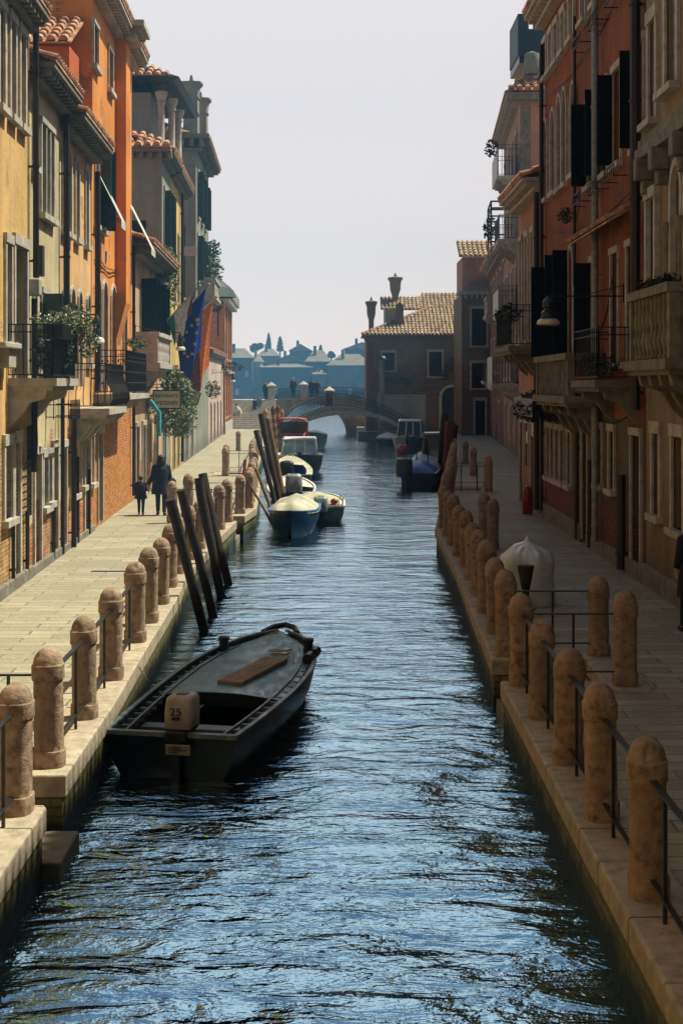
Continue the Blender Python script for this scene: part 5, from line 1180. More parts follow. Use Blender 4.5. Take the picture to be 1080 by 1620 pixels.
# ================================================================ BRIDGES
def arch_bridge(name, label, y0, y1, top, xs0, xs1, crown, mat, ring, seg=28, spring=WZ-.1, zc=0):
    """top: (x, z) deck profile; arch opening from xs0 to xs1 with given crown height"""
    t = thing(name, label, 'bridge', ((xs0+xs1)/2, (y0+y1)/2, WZ))
    def topz(x):
        for (a, za), (b, zb) in zip(top, top[1:]):
            if x <= b: return za+(zb-za)*(x-a)/(b-a)
        return top[-1][1]
    def arc(x):
        c, r = (xs0+xs1)/2, (xs1-xs0)/2; k = (x-c)/r
        return spring+(crown-spring)*math.sqrt(max(0, 1-k*k)) if abs(k) < 1 else -2.4
    X0, X1 = top[0][0], top[-1][0]
    xs = sorted({X0, X1, xs0, xs1} | {x for x, _ in top} | {xs0+(xs1-xs0)*(1-math.cos(math.pi*i/seg))/2 for i in range(seg+1)})
    mb = MB()
    for a, b in zip(xs, xs[1:]):
        m = (a+b)/2; inside = xs0 < m < xs1
        za, zb = (arc(a) if inside or xs0 < a < xs1 else -2.4), (arc(b) if inside or xs0 < b < xs1 else -2.4)
        if inside: za = max(arc(a), spring); zb = max(arc(b), spring)
        else: za = zb = -2.4
        mb.hexa([(a, y0, za), (b, y0, zb), (b, y1, zb), (a, y1, za), (a, y0, topz(a)), (b, y0, topz(b)), (b, y1, topz(b)), (a, y1, topz(a))])
    obj('masonry', mb, mat, t, fix=False)
    mb = MB(); pts = [xs0+(xs1-xs0)*(1-math.cos(math.pi*i/seg))/2 for i in range(seg+1)]
    for a, b in zip(pts, pts[1:]):
        za, zb = max(arc(a), spring), max(arc(b), spring); c = (xs0+xs1)/2; k = .34
        o = lambda x, z: (c+(x-c)*1.06, z+k*max(.2, (z-spring)/(crown-spring)))
        A_, B_ = o(a, za), o(b, zb)
        for yy in (y0-.05,): mb.hexa([(a, yy, za), (b, yy, zb), (b, yy+.1, zb), (a, yy+.1, za), (A_[0], yy, A_[1]), (B_[0], yy, B_[1]), (B_[0], yy+.1, B_[1]), (A_[0], yy+.1, A_[1])])
    obj('arch_ring', mb, ring, t, fix=False)
    mb = MB()
    for a, b in zip(top, top[1:]):
        for yy in (y0-.08, y1-.16): mb.beam((a[0], yy+.12, a[1]+.06), (b[0], yy+.12, b[1]+.06), .28, .14)
    obj_split('string_course', mb, ring, t)
    mb = MB()
    for yy in (y0+.05, y1-.05):
        mb = MB()
        for a, b in zip(top, top[1:]):
            n = max(1, int((b[0]-a[0])/.2))
            for i in range(n):
                x = a[0]+(b[0]-a[0])*i/n; x2 = a[0]+(b[0]-a[0])*(i+1)/n; z = topz(x); z2 = topz(x2)
                mb.beam((x, yy, z+.1), (x, yy, z+1.0), .03, .03); mb.beam((x, yy, z+.2), (x2, yy, z2+.8), .02, .02); mb.beam((x, yy, z+.8), (x2, yy, z2+.2), .02, .02)
            for h in (.15, .98): mb.beam((a[0], yy, a[1]+h), (b[0], yy, b[1]+h), .05, .04)
        obj('railing', mb, 'iron', t, fix=False)
    return t
topA = [(-5.2, .1), (-4.3, .55), (-3.2, 1.1), (-2.0, 1.6), (-.9, 1.9), (0, 1.97), (1.0, 1.85), (2.3, 1.45), (3.7, .85), (5.3, -.03)]
arch_bridge('near_bridge', 'low arched stone footbridge with iron lattice railing, the nearer of the two', 103, 105.6, topA, -4.0, 4.9, 1.42, 'bridge', 'stone')
mb = MB(); mb.box(4.9, 8.4, 102.6, 107.5, -2.5, -.03); tag(obj('pavement', mb, 'pave', fix=False), kind='structure')
topB = [(-6.2, 2.0), (-5.2, 2.3), (-3, 2.42), (0, 2.42), (3, 2.3), (6, 2.0)]
tb = arch_bridge('far_bridge', 'farther arched footbridge with people standing on it', 121, 124.5, topB, -5.4, .4, 1.95, 'bridge', 'stone')
mb = MB()
for i in range(14): mb.box(-9.6, -5.7, 114.6+i*.46, 126, -.25 if i == 0 else .166*i, .166*(i+1))
tag(obj('stone_steps', mb, 'stone', fix=False), 'broad stone steps leading up to the far bridge at the end of the left bank', 'steps')
mb = MB(); mb.box(-70, -5.65, 116.01, 127, -2.5, -.01); tag(obj('pavement', mb, 'pave', fix=False), kind='structure')
for x, y, z0, h, l in ((-.9, 104.0, 1.9, 1.2, 'brick pillar with pale stone cap at the crown of the near bridge'), (-3.3, 121.1, 2.4, 1.15, 'stone post in the railing of the far bridge, right of the tall man'), (-6.1, 121.1, 2.3, 1.15, 'stone post at the head of the steps to the far bridge')):
    t = thing('bridge_pillar', l, 'pillar', (x, y, z0)); mb = MB(); mb.box(x-.28, x+.28, y-.9 if 'brick' in l else y-.25, (y-.9 if 'brick' in l else y-.25)+.5, z0-.1, z0+h); obj('shaft', mb, 'rust2' if 'brick' in l else 'stone', t, bevel=.03)
    mb = MB(); yy = (y-.65) if 'brick' in l else y; mb.lathe([(.4, 0), (.42, .12), (.3, .2), (.05, .4)], (x, yy, z0+h), 12, sq=5); obj('cap', mb, 'stone', t)

# ================================================================ FAR SHORE
mb = MB(); mb.box(-160, 160, 326, 415, -2.5, -.25); tag(obj('far_shore', mb, 'pave', fix=False), kind='structure')
def far_house(px0, px1, ye, yr, y, wall, roof, label, wins=3, gable=False, rows=2):
    s = y/F; x0, x1 = (px0-VX)*s, (px1-VX)*s; ze, zr = EYE-(ye-VY)*s, EYE-(yr-VY)*s
    t = thing('distant_house', label, 'house', ((x0+x1)/2, y, -.25), 'houses on the far shore'); D = 12
    mb = MB(); mb.box(x0, x1, y, y+D, -.3, ze); obj('wall', mb, wall, t)
    mb = MB()
    if gable: xm = (x0+x1)/2; mb.prism([(x0-.4, y-.3, ze), (x1+.4, y-.3, ze), (xm, y-.3, zr)], (0, D+.6, 0))
    else:
        i = min(4, (x1-x0)*.3); q = [(x0-.4, y-.4, ze), (x1+.4, y-.4, ze), (x1+.4, y+D, ze), (x0-.4, y+D, ze), (x0+i, y+D*.5, zr), (x1-i, y+D*.5, zr)]
        mb.add(q, [(0, 1, 5, 4), (1, 2, 5), (2, 3, 4, 5), (3, 0, 4), (0, 3, 2, 1)])
    r = obj('roof', mb, roof, t)
    mb = MB(); xm = x0+(x1-x0)*.3; mb.box(xm, xm+.7, y+3, y+3.7, ze, zr+1.0); obj('chimney', mb, wall, r)
    for i in range(wins):
        for j in range(rows):
            x = x0+(x1-x0)*(i+.5)/wins; z = 1.2+j*(ze-1.5)/rows; mb = MB(); mb.box(x-.45, x+.45, y-.05, y+.02, z, z+1.5); obj('window', mb, 'casement' if (i+j) % 2 else 'glass', t)
far_house(352, 398, 566, 550, 330, 'far_dark', 'far_roof', 'distant waterside house with pale roof at the left, behind the steps', 3)
far_house(396, 412, 572, 560, 336, 'casement', 'far_roof', 'narrow whitish distant house left of the long dark one', 1)
far_house(412, 494, 581, 575, 332, 'far_dark', 'far_roof', 'long low dark distant house directly above the bridges', 5, rows=1)
far_house(434, 480, 571, 561, 350, 'far_wall', 'far_roof', 'gabled distant house with twin chimneys rising behind the long dark one', 2, gable=True)
far_house(408, 440, 563, 551, 362, 'far_wall', 'far_roof', 'pale roofed distant house below the two cypresses', 2)
far_house(458, 492, 555, 544, 372, 'far_dark', 'far_roof', 'highest gabled distant house in the middle of the far shore', 2, gable=True)
far_house(484, 522, 572, 553, 345, 'far_dark', 'far_roof', 'distant house with long sloping pale roof left of the pavilion', 2)
far_house(495, 515, 592, 585, 328, 'far_wall', 'far_roof', 'small pale distant shed on the water beside the pavilion', 1, rows=1)
far_house(518, 590, 578, 559, 330, 'far_wall', 'far_roof', 'distant pavilion with wide pyramid roof beside the low brown house', 3, rows=1)
far_house(545, 600, 552, 541, 360, 'far_dark', 'far_roof', 'distant house with dark roof behind the pyramid roofed pavilion', 2, gable=True)
def tree(px, ytop, ybase, wpx, y, label, kind):
    s = y/F; x = (px-VX)*s; zt, zb = EYE-(ytop-VY)*s, EYE-(ybase-VY)*s; r = wpx*s/2; t = thing(kind, label, 'tree', (x, y, -.25)); mb = MB()
    mb.tube([(x, y, -.25), (x, y, zb+1)], [.3, .2], 8); 
    for k in range(5): a = k*1.25; mb.tube([(x, y, zb+.5), (x+math.cos(a)*r*.6, y+math.sin(a)*r*.6, zb+(zt-zb)*.6)], [.12, .03], 5)
    obj('trunk', mb, 'wood_brown', t)
    mb = MB(); h = zt-zb
    if kind == 'cypress_tree':
        for i in range(9): f = i/8; mb.leaves((x, y, zb+h*f*.96), (r*(1-f)**.6+.15, r*(1-f)**.6+.15, h*.13), 170, .28)
    else:
        rr = random.Random(int(px))
        for i in range(10): a = rr.uniform(0, 6.28); d = rr.uniform(.2, .7)*r; mb.leaves((x+math.cos(a)*d, y+math.sin(a)*d, zb+h*rr.uniform(.35, .8)), (r*.5, r*.5, h*.26), 200, .35)
    obj('crown', mb, 'far_tree', t, fix=False)
tree(405, 541, 561, 22, 380, 'round dark distant tree at the left of the two cypresses', 'broadleaf_tree')
tree(425, 529, 556, 9, 385, 'taller slim distant cypress, left one of the pair', 'cypress_tree')
tree(443, 534, 554, 11, 385, 'shorter broad distant cypress, right one of the pair', 'cypress_tree')
tree(507, 547, 561, 6, 390, 'tiny distant cypress above the long sloping roof', 'cypress_tree')
tree(524, 556, 568, 12, 380, 'small round distant bush tree by the pyramid roof', 'broadleaf_tree')

# ================================================================ BOATS
class Hull:
    def __init__(s, L, B, fb, rise, ws=.8, draft=.25, bowp=2.2, peak=.5):
        s.L, s.B, s.fb, s.rise, s.ws, s.dr, s.bp, s.pk = L, B, fb, rise, ws, draft, bowp, peak
    def hb(s, t):
        if t < s.pk: k = t/s.pk; return s.B/2*(s.ws+(1-s.ws)*math.sin(k*math.pi/2))
        k = (t-s.pk)/(1-s.pk); return s.B/2*max(.02, (1-k**s.bp))**.62
    def sz(s, t): return s.fb+s.rise*t**3
    def y(s, t): return s.L*t
    def sec(s, t, off=0):
        b, z = s.hb(t)-off, s.sz(t); b = max(b, .01)
        return [(b, z), (b*.985, z*.72), (b*.93, z*.4), (b*.80, 0), (b*.55, -s.dr*.8), (0, -s.dr)]
    def outer(s, mb, n=26):
        R_ = []
        for i in range(n+1):
            t = i/n; q = s.sec(t); ring = [(-x, z) for x, z in q]+[(x, z) for x, z in q[-2::-1]]
            rake = .12*max(0, (t-.75)/.25)
            R_.append([Vector((x, s.y(t)+rake*max(0, z)*1.2-(.10*(s.sz(t)-z) if i == 0 else 0)*-1, z)) for x, z in ring])
        m = len(R_[0]); base = [v for r in R_ for v in r]
        mb.add(base, [(i*m+k, i*m+k+1, (i+1)*m+k+1, (i+1)*m+k) for i in range(n) for k in range(m-1)]+[tuple(range(m))])
    def inner(s, mb, t0=0.015, t1=.97, floor=.02, off=.05, n=22):
        R_ = []
        for i in range(n+1):
            t = t0+(t1-t0)*i/n; b = max(.02, s.hb(t)-off); z = s.sz(t)-.01; f = min(floor, z-.1)
            R_.append([Vector((x, s.y(t)+(.02 if i == 0 else 0), zz)) for x, zz in ((-b, z), (-b*.92, z*.5+f*.5), (-b*.75, f), (b*.75, f), (b*.92, z*.5+f*.5), (b, z))])
        m = 6; mb.add([v for r in R_ for v in r], [(i*m+k, (i+1)*m+k, (i+1)*m+k+1, i*m+k+1) for i in range(n) for k in range(5)]+[tuple(range(6)), tuple(range(n*6, n*6+6))])
    def gun(s, mb, w=.07, h=.035, off=0, t0=0, t1=1, n=30, dz=0):
        for sg in (-1, 1):
            P_ = [Vector((sg*(max(.0, s.hb(t)-off)), s.y(t), s.sz(t)+dz)) for t in [t0+(t1-t0)*i/n for i in range(n+1)]]
            vs = []
            for i, p in enumerate(P_):
                for a, b in ((-w/2, -h/2), (w/2, -h/2), (w/2, h/2), (-w/2, h/2)): vs.append(p+Vector((a, 0, b)))
            mb.add(vs, [(i*4+k, i*4+(k+1) % 4, (i+1)*4+(k+1) % 4, (i+1)*4+k) for i in range(n) for k in range(4)]+[(0, 1, 2, 3), (n*4, n*4+3, n*4+2, n*4+1)])
    def deck(s, mb, t0, t1=1, dz=-.05, camber=.06, n=14, off=.02):
        vs = []; m = 8
        for i in range(n+1):
            t = t0+(t1-t0)*i/n; b = max(.01, s.hb(t)-off)
            for k in range(m+1):
                x = -b+2*b*k/m; vs.append(Vector((x, s.y(t), s.sz(t)+dz+camber*(1-(x/b)**2))))
        mb.add(vs, [(i*(m+1)+k, i*(m+1)+k+1, (i+1)*(m+1)+k+1, (i+1)*(m+1)+k) for i in range(n) for k in range(m)])
def motor(parent, x, y, z, mat, k=1.0, text=None, rot=0):
    o = MB(); o.lathe([(.10*k, 0), (.175*k, .01*k), (.19*k, .06*k), (.193*k, .2*k), (.183*k, .36*k), (.172*k, .40*k), (.14*k, .425*k), (.03, .432*k)], (0, 0, 0), 32, sq=5.5)
    for v in o.v: v.y *= 1.15; v.x = v.x*(1.05)+.0; v.y += v.z*.12; v.x += x; v.y += y; v.z += z
    m = obj('outboard_motor', o, mat, parent, smooth=True, ang=50)
    pn = MB(); pn.lathe([(.12*k, -.05*k), (.19*k, -.02*k), (.2*k, .035*k), (.15*k, .04*k)], (x, y+.03, z), 24, sq=5); obj('cowl_pan', pn, 'motor_dark', m, smooth=True)
    pn = MB(); pn.box(x-.07*k, x+.07*k, y-.02, y+.10, z+.425*k, z+.445*k); obj('handle', pn, 'motor_dark', m, bevel=.005)
    b = MB(); b.box(x-.06*k, x+.06*k, y-.26, y-.16, z-.95*k, z-.03); b.box(x-.12, x+.12, y-.26, y+.1, z-.10, z-.0); b.box(x-.03, x+.03, y-.42*k, y-.2, z-1.1*k, z-.8*k)
    b.beam((x, y+.1, z+.05), (x+.1, y+.6*k, z+.12), .035, .035); obj('motor_leg', b, 'motor_dark', m, bevel=.01)
    if text:
        text_obj(text, .115, (x-.02, y-.232*k+.022, z+.235*k), 'ink', m, w=.13); b = MB(); b.box(x-.05, x+.03, y-.225, y-.18, z+.12, z+.15); obj('badge', b, 'ink', m)
    return m
def place(t, x, y, rot):
    t.location = (x, y, WZ); t.rotation_euler = (0, 0, rot)
# near boat
t = thing('motor_boat', 'dark motor boat with blue grey foredeck and cream outboard, nearest at the left quay', 'boat')
H = Hull(5.35, 1.74, .50, .20, ws=.84, draft=.25, bowp=2.6, peak=.5)
mb = MB(); H.outer(mb); obj('hull', mb, 'boat_dark', t, smooth=True, ang=60, fix=False)
mb = MB(); H.inner(mb, floor=.0); obj('interior', mb, 'boat_in', t, fix=False)
mb = MB(); H.gun(mb, .055, .03); b = H.hb(0); mb.box(-b-.02, b+.02, -.03, .05, H.fb-.03, H.fb+.018); obj('gunwale', mb, 'gunwale', t, fix=False)
mb = MB(); H.gun(mb, .025, .04, off=.185, t0=.01, t1=.86, dz=-.03); obj('inner_stringer', mb, 'gunwale', t, fix=False)
mb = MB()
for sg in (-1, 1):
    for i in range(17):
        tt = .03+i*.051; x = sg*(H.hb(tt)-.11); mb.box(x-.075, x+.075, H.y(tt)-.02, H.y(tt)+.02, H.sz(tt)-.12, H.sz(tt)-.03)
obj_split('rib', mb, 'gunwale', t, bevel=.006)
mb = MB(); H.deck(mb, .36, .985, dz=-.045, camber=.06, off=.09); dk = obj('foredeck', mb, 'deck', t, smooth=True, fix=False)
mb = MB(); b = H.hb(.36)-.12; z = H.sz(.36); n = 10
for i in range(n):
    x0, x1 = -b+2*b*i/n, -b+2*b*(i+1)/n; f = lambda x: z-.045+.06*(1-(x/b)**2)
    mb.hexa([(x0, H.y(.36)-.05, f(x0)-.14), (x1, H.y(.36)-.05, f(x1)-.14), (x1, H.y(.36)-.002, f(x1)-.14), (x0, H.y(.36)-.002, f(x0)-.14), (x0, H.y(.36)-.05, f(x0)+.02), (x1, H.y(.36)-.05, f(x1)+.02), (x1, H.y(.36)-.002, f(x1)+.02), (x0, H.y(.36)-.002, f(x0)+.02)])
obj('deck_beam', mb, 'boat_dark', dk, fix=False)
mb = MB(); mb.box(-H.hb(.17)+.15, H.hb(.17)-.15, .9, 1.12, .30, .335); obj('thwart', mb, 'gunwale', t, bevel=.006)
mb = MB(); mb.box(-.5, .5, .05, .85, .02, .06); mb.box(-.6, .6, 1.3, 1.9, .02, .06); obj_split('floor_board', mb, 'boat_in', t)
mb = MB(); a = Vector((.02, 2.35, .55)); b = Vector((.30, 3.75, .595)); mb.beam(a, b, .34, .06); obj('loose_plank', mb, 'plank', t, bevel=.01)
mb = MB()
for x, y in ((-.60, 4.35), (.60, 4.4)): mb.lathe([(.06, .40), (.06, .62), (.075, .63), (.075, .67), (.05, .69)], (x, y, H.sz(y/H.L)-.52), 10, sq=4)
obj_split('mooring_bitt', mb, 'boat_dark', t, smooth=True)
mb = MB(); mb.tube([(-.26, 5.25, .68), (-.16, 5.50, .72), (0, 5.60, .74), (.16, 5.50, .72), (.26, 5.25, .68)], .045, 8); obj('bow_fender', mb, 'motor_dark', t, smooth=True)
mb = MB()
for x, y, r in ((.72, 3.9, .075), (.74, 4.2, .07)): mb.tube([(x, y-.1, H.sz(y/H.L)+.02), (x, y+.1, H.sz(y/H.L)+.03)], r, 10)
obj_split('coiled_fender', mb, 'motor_dark', t, smooth=True)
mb = MB(); mb.box(-.02, .26, -.115, -.085, .30, .41); obj('name_plate', mb, 'plate', t, bevel=.006)
mb = MB()
for zz, xa, xb in ((.38, .02, .16), (.355, .05, .22), (.33, .02, .12)): mb.box(xa, xb, -.118, -.114, zz-.006, zz+.004)
obj('plate_marks', mb, 'ink', t)
motor(t, .08, .17, .54, 'motor', .83, '25')
mb = MB(); mb.box(-.55, -.25, .55, .85, .06, .26); mb.lathe([(.04, .26), (.04, .30)], (-.4, .7, 0), 8); obj('fuel_can', mb, 'motor_dark', t, bevel=.02)
mb = MB(); mb.tube([(.42+(.16-.004*i)*math.cos(i*.6), 1.55+(.16-.004*i)*math.sin(i*.6), .08+.004*i) for i in range(34)], .014, 6); obj('rope_coil', mb, 'rope', t, smooth=True)
mb = MB(); mb.tube([(.1, .2, .5), (.2, .5, .38), (.0, .75, .28), (-.4, .7, .3)], .010, 6); obj('fuel_hose', mb, 'motor_dark', t, smooth=True)
mb = MB(); mb.tube([(.3+.12*math.cos(a)*(1+a*.03), 3.95+.1*math.sin(a),   .60+.008*a) for a in [i*.5 for i in range(26)]]+[(.55, 3.7, .56)], .012, 6); obj('deck_rope', mb, 'rope', t, smooth=True)
mb = MB(); mb.tube([(.0, 5.2, .72), (-.25, 5.0, .64), (-.2, 4.6, .60), (.1, 4.3, .59)], .012, 6); obj('bow_line', mb, 'rope', t, smooth=True)
place(t, -1.87, 15.2, -math.atan2(1.0, 5.3))
def catenary(a, b, sag, name, label, r=.011, n=14, mat='rope'):
    a, b = Vector(a), Vector(b); mb = MB(); mb.tube([a+(b-a)*i/n-Vector((0, 0, sag*4*(i/n)*(1-i/n))) for i in range(n+1)], r, 6)
    tag(obj(name, mb, mat, smooth=True), label, 'rope')
catenary((-2.55, 15.4, -.17), (-2.78, 15.2, .25), .03, 'mooring_rope', 'short rope tying the near dark boat to the left quay bollard')
catenary((-2.62, 18.0, .02), (-1.95, 18.6, -.1), .35, 'mooring_rope', 'slack pale rope from the left quay to the near dark boat')
def hull_boat(name, label, x, y, rot, H, hm, im, gm):
    t = thing(name, label, 'boat'); mb = MB(); H.outer(mb); obj('hull', mb, hm, t, smooth=True, ang=60, fix=False)
    mb = MB(); H.inner(mb, floor=.05); obj('interior', mb, im, t, fix=False)
    mb = MB(); H.gun(mb, .07, .05); b = H.hb(0); mb.box(-b-.02, b+.02, -.03, .05, H.fb-.04, H.fb+.025); obj('gunwale', mb, gm, t, fix=False)
    return t
def tarp(parent, H, t0, t1, h, mat, ridge=.0, seed=1, over=.03, name='tarpaulin'):
    vs = []; n, m = 16, 12
    for i in range(n+1):
        t = t0+(t1-t0)*i/n; b = H.hb(t)+over; e = math.sin(math.pi*min(1, max(0, i/n)))**.45
        for k in range(m+1):
            u = -1+2*k/m; z = H.sz(t)+.02+h*e*(1-abs(u)**1.4)+mnoise.noise(Vector((u*2.2, t*7, seed)))*.10*(1-abs(u)**3)*e
            vs.append(Vector((u*b, H.y(t), z-(.08 if k in (0, m) else 0))))
    mb = MB(); mb.add(vs, [(i*(m+1)+k, i*(m+1)+k+1, (i+1)*(m+1)+k+1, (i+1)*(m+1)+k) for i in range(n) for k in range(m)]); return obj(name, mb, mat, parent, smooth=True, ang=35, fix=False)
# blue covered boat, bow to the camera
H = Hull(5.2, 1.42, .62, .12, ws=.8, bowp=4.5, peak=.45)
t = hull_boat('covered_boat', 'deep blue boat with bright blue rim and cream tarpaulins, moored beyond the four dark poles', 0, 0, 0, H, 'blue_boat', 'boat_in', 'blue_trim')
tarp(t, H, .30, .72, .42, 'tarp_cream', seed=3); tarp(t, H, .66, .93, .30, 'tarp_cream', seed=8); mb = MB(); H.deck(mb, .0, .35, dz=0, camber=.1); obj('stern_deck', mb, 'tarp_pale', t, fix=False)
place(t, -1.30, 44.3, math.pi-.03)
H = Hull(4.6, 1.5, .50, .1, ws=.85, bowp=2.4)
t = hull_boat('small_motor_boat', 'cream open boat with outboards seen just right of the blue covered boat', 0, 0, 0, H, 'grey_boat', 'white_boat', 'white_boat')
mb = MB(); H.deck(mb, .55, .97, dz=-.02); obj('foredeck', mb, 'tarp_cream', t, fix=False); tarp(t, H, .12, .4, .28, 'tarp_cream', seed=4)
motor(t, -.1, .0, .35, 'motor_silver', 1.1); mb = MB()
for sg in (-1, 1): mb.tube([(sg*.6, .3, .5), (sg*.62, .35, .75), (sg*.6, 1.3, .8), (sg*.6, 1.4, .55)], .02, 6)
obj('grab_rail', mb, 'pipe_grey', t, smooth=True); mb = MB(); mb.ball((.35, .5, .62), (.12, .1, .1)); obj('fuel_can', mb, 'ball', t, smooth=True)
place(t, -.55, 43.4, .06)
H = Hull(4.8, 1.75, .45, .3, ws=.85, bowp=2.2)
t = hull_boat('open_boat', 'pale open boat with a big silver outboard cowl behind the blue covered boat', 0, 0, 0, H, 'grey_boat', 'tarp_cream', 'white_boat')
motor(t, .05, .0, .48, 'motor_silver', 1.5); mb = MB(); H.deck(mb, .5, .97, dz=-.03); obj('foredeck', mb, 'white_boat', t, fix=False); mb = MB(); mb.box(-.7, .7, 1.2, 1.5, .33, .37); obj('thwart', mb, 'white_boat', t)
place(t, -1.75, 49.6, .05)
H = Hull(5.0, 1.78, .50, .55, ws=.86, bowp=2.0)
t = hull_boat('rowing_boat', 'white rimmed boat with blue lining and black outboard in front of the cabin cruiser', 0, 0, 0, H, 'grey_boat', 'blue_trim', 'tarp_cream')
motor(t, -.25, -.02, .45, 'motor_dark', 1.5); mb = MB(); H.gun(mb, .22, .04, off=.12, t0=.05, t1=.98); obj('side_deck', mb, 'tarp_cream', t, fix=False); mb = MB(); H.deck(mb, .72, .98, dz=-.02); obj('foredeck', mb, 'tarp_cream', t, fix=False)
place(t, -2.05, 58.5, .06)
def cruiser(label, x, y, rot, H, hm, cabm, name='cabin_cruiser', canopy=None, ch=.75, glassm='glass'):
    t = thing(name, label, 'boat'); mb = MB(); H.outer(mb); obj('hull', mb, hm, t, smooth=True, ang=60, fix=False)
    mb = MB(); H.deck(mb, .02, .985, dz=0, camber=.12); obj('deck', mb, cabm, t, smooth=True, fix=False); mb = MB(); H.gun(mb, .09, .07); obj('gunwale', mb, cabm, t, fix=False)
    y0, y1 = H.L*.30, H.L*.62; b = H.hb(.5)*.82; z = H.sz(.5)+.05
    mb = MB()
    q = [(-b, y0, z), (b, y0, z), (b*.92, y1, z), (-b*.92, y1, z), (-b*.88, y0, z+ch), (b*.88, y0, z+ch), (b*.80, y1-.5, z+ch), (-b*.80, y1-.5, z+ch)]
    mb.add(q, [(0, 3, 7, 4), (1, 5, 6, 2), (0, 4, 5, 1), (2, 6, 7, 3)]); c = obj('windscreen', mb, glassm, t)
    mb = MB()
    for a, c_ in ((q[0], q[4]), (q[1], q[5]), (q[2], q[6]), (q[3], q[7])): mb.beam(a, c_, .06, .06)
    for f in (.36, .66):
        l = lambda a, b_: tuple(a[i]+(b_[i]-a[i])*f for i in range(3)); mb.beam(l(q[2], q[3]), l(q[6], q[7]), .06, .06); mb.beam(l(q[0], q[1]), l(q[4], q[5]), .06, .06)
    for i in range(4): mb.beam(q[i], q[(i+1) % 4], .08, .08); mb.beam(q[4+i], q[4+(i+1) % 4], .08, .08)
    obj('window_frame', mb, cabm, c)
    if canopy:
        mb = MB(); hh = z+ch+.9; w_ = b*.98
        rg = [(-w_, hh-.22), (-w_*.9, hh-.06), (-w_*.5, hh), (w_*.5, hh), (w_*.9, hh-.06), (w_, hh-.22)]
        for (a, za), (b2, zb) in zip(rg, rg[1:]): mb.hexa([(a, y0-.6, za-.05), (b2, y0-.6, zb-.05), (b2, y1-.5, zb-.05), (a, y1-.5, za-.05), (a, y0-.6, za), (b2, y0-.6, zb), (b2, y1-.5, zb), (a, y1-.5, za)])
        obj('canopy', mb, canopy, t)
        mb = MB()
        for xx in (-w_, w_):
            for yy in (y0-.5, y1-.6): mb.beam((xx, yy, z), (xx, yy, hh-.22), .06, .06)
        obj_split('canopy_post', mb, canopy, t)
        mb = MB(); mb.box(-w_*.95, w_*.95, y0+.1, y0+.14, z+.1, hh-.25); obj('rear_panel', mb, 'grey_boat', t)
    else:
        mb = MB(); mb.hexa([(-b*.9, y0-.1, z+ch+.03), (b*.9, y0-.1, z+ch+.03), (b*.84, y1-.4, z+ch+.03), (-b*.84, y1-.4, z+ch+.03), (-b*.85, y0-.1, z+ch+.1), (b*.85, y0-.1, z+ch+.1), (b*.75, y1-.6, z+ch+.1), (-b*.75, y1-.6, z+ch+.1)]); obj('cabin_roof', mb, cabm, t, bevel=.02)
    place(t, x, y, rot); return t
cruiser('olive hulled cabin cruiser with three pane windscreen facing the camera', -2.15, 71.5, math.pi+.03, Hull(6.5, 2.25, .78, .25, ws=.9, bowp=3.2), 'grey_boat', 'white_boat', glassm='tarp_pale')
cruiser('boat with red canopy behind the cabin cruiser on the left', -2.9, 83, math.pi, Hull(6.8, 2.3, .9, .25, ws=.9, bowp=3), 'grey_boat', 'red_boat', name='canopied_boat', canopy='red_boat', ch=.5)
H = Hull(7.5, 1.9, .9, .3, ws=.8, bowp=2.4)
t = hull_boat('dark_workboat', 'dark boat lying beyond the red canopy near the bridge', 0, 0, 0, H, 'boat_dark', 'boat_in', 'gunwale'); tarp(t, H, .1, .9, .25, 'shut_green', seed=2); place(t, -1.9, 98, math.pi)
# right bank boats
H = Hull(6.2, 1.65, .62, .45, ws=.85, bowp=2.2)
t = hull_boat('tarped_boat', 'dark boat under bright and pale blue tarpaulins, moored on the right bank', 0, 0, 0, H, 'boat_dark', 'boat_in', 'boat_dark')
tarp(t, H, .06, .52, .42, 'tarp_blue', seed=5); tarp(t, H, .48, .95, .5, 'tarp_pale', seed=9); motor(t, -.55, -.15, .55, 'motor_dark', 1.7)
mb = MB(); mb.beam((-.2, 3.4, .7), (-.2, 3.4, 1.9), .05, .05); mb.beam((.35, 2.6, .7), (.3, 2.6, 1.7), .05, .05); mb.lathe([(.22, .9), (.14, 1.6), (.03, 2.05)], (.15, 4.2, 0), 8); obj('folded_cover', mb, 'boat_dark', t)
place(t, 3.15, 57.5, -.10)
t = cruiser('white cabin boat with dark windows moored behind the blue covered boat on the right', 4.85, 95.5, math.pi-.1, Hull(6.6, 2.15, .7, .3, ws=.9, bowp=3), 'grey_boat', 'white_boat', ch=1.1)
H = Hull(4.5, 1.6, .45, .2, ws=.85)
t = hull_boat('small_white_boat', 'small white boat left of the white cabin boat under the bridge foot', 0, 0, 0, H, 'boat_dark', 'white_boat', 'white_boat'); tarp(t, H, .2, .8, .3, 'white_boat', seed=11); place(t, 3.2, 99.5, -.1)
p = wpt(637, 709, 0, 86); mb = MB(); mb.ball((p.x, p.y, WZ+.25), (.42, .42, .40), 16, 10); mb.ball((p.x, p.y, WZ+.68), .09, 8, 6); tag(obj('fender_buoy', mb, 'ball', smooth=True), 'round red fender buoy floating beside the white cabin boat', 'buoy')

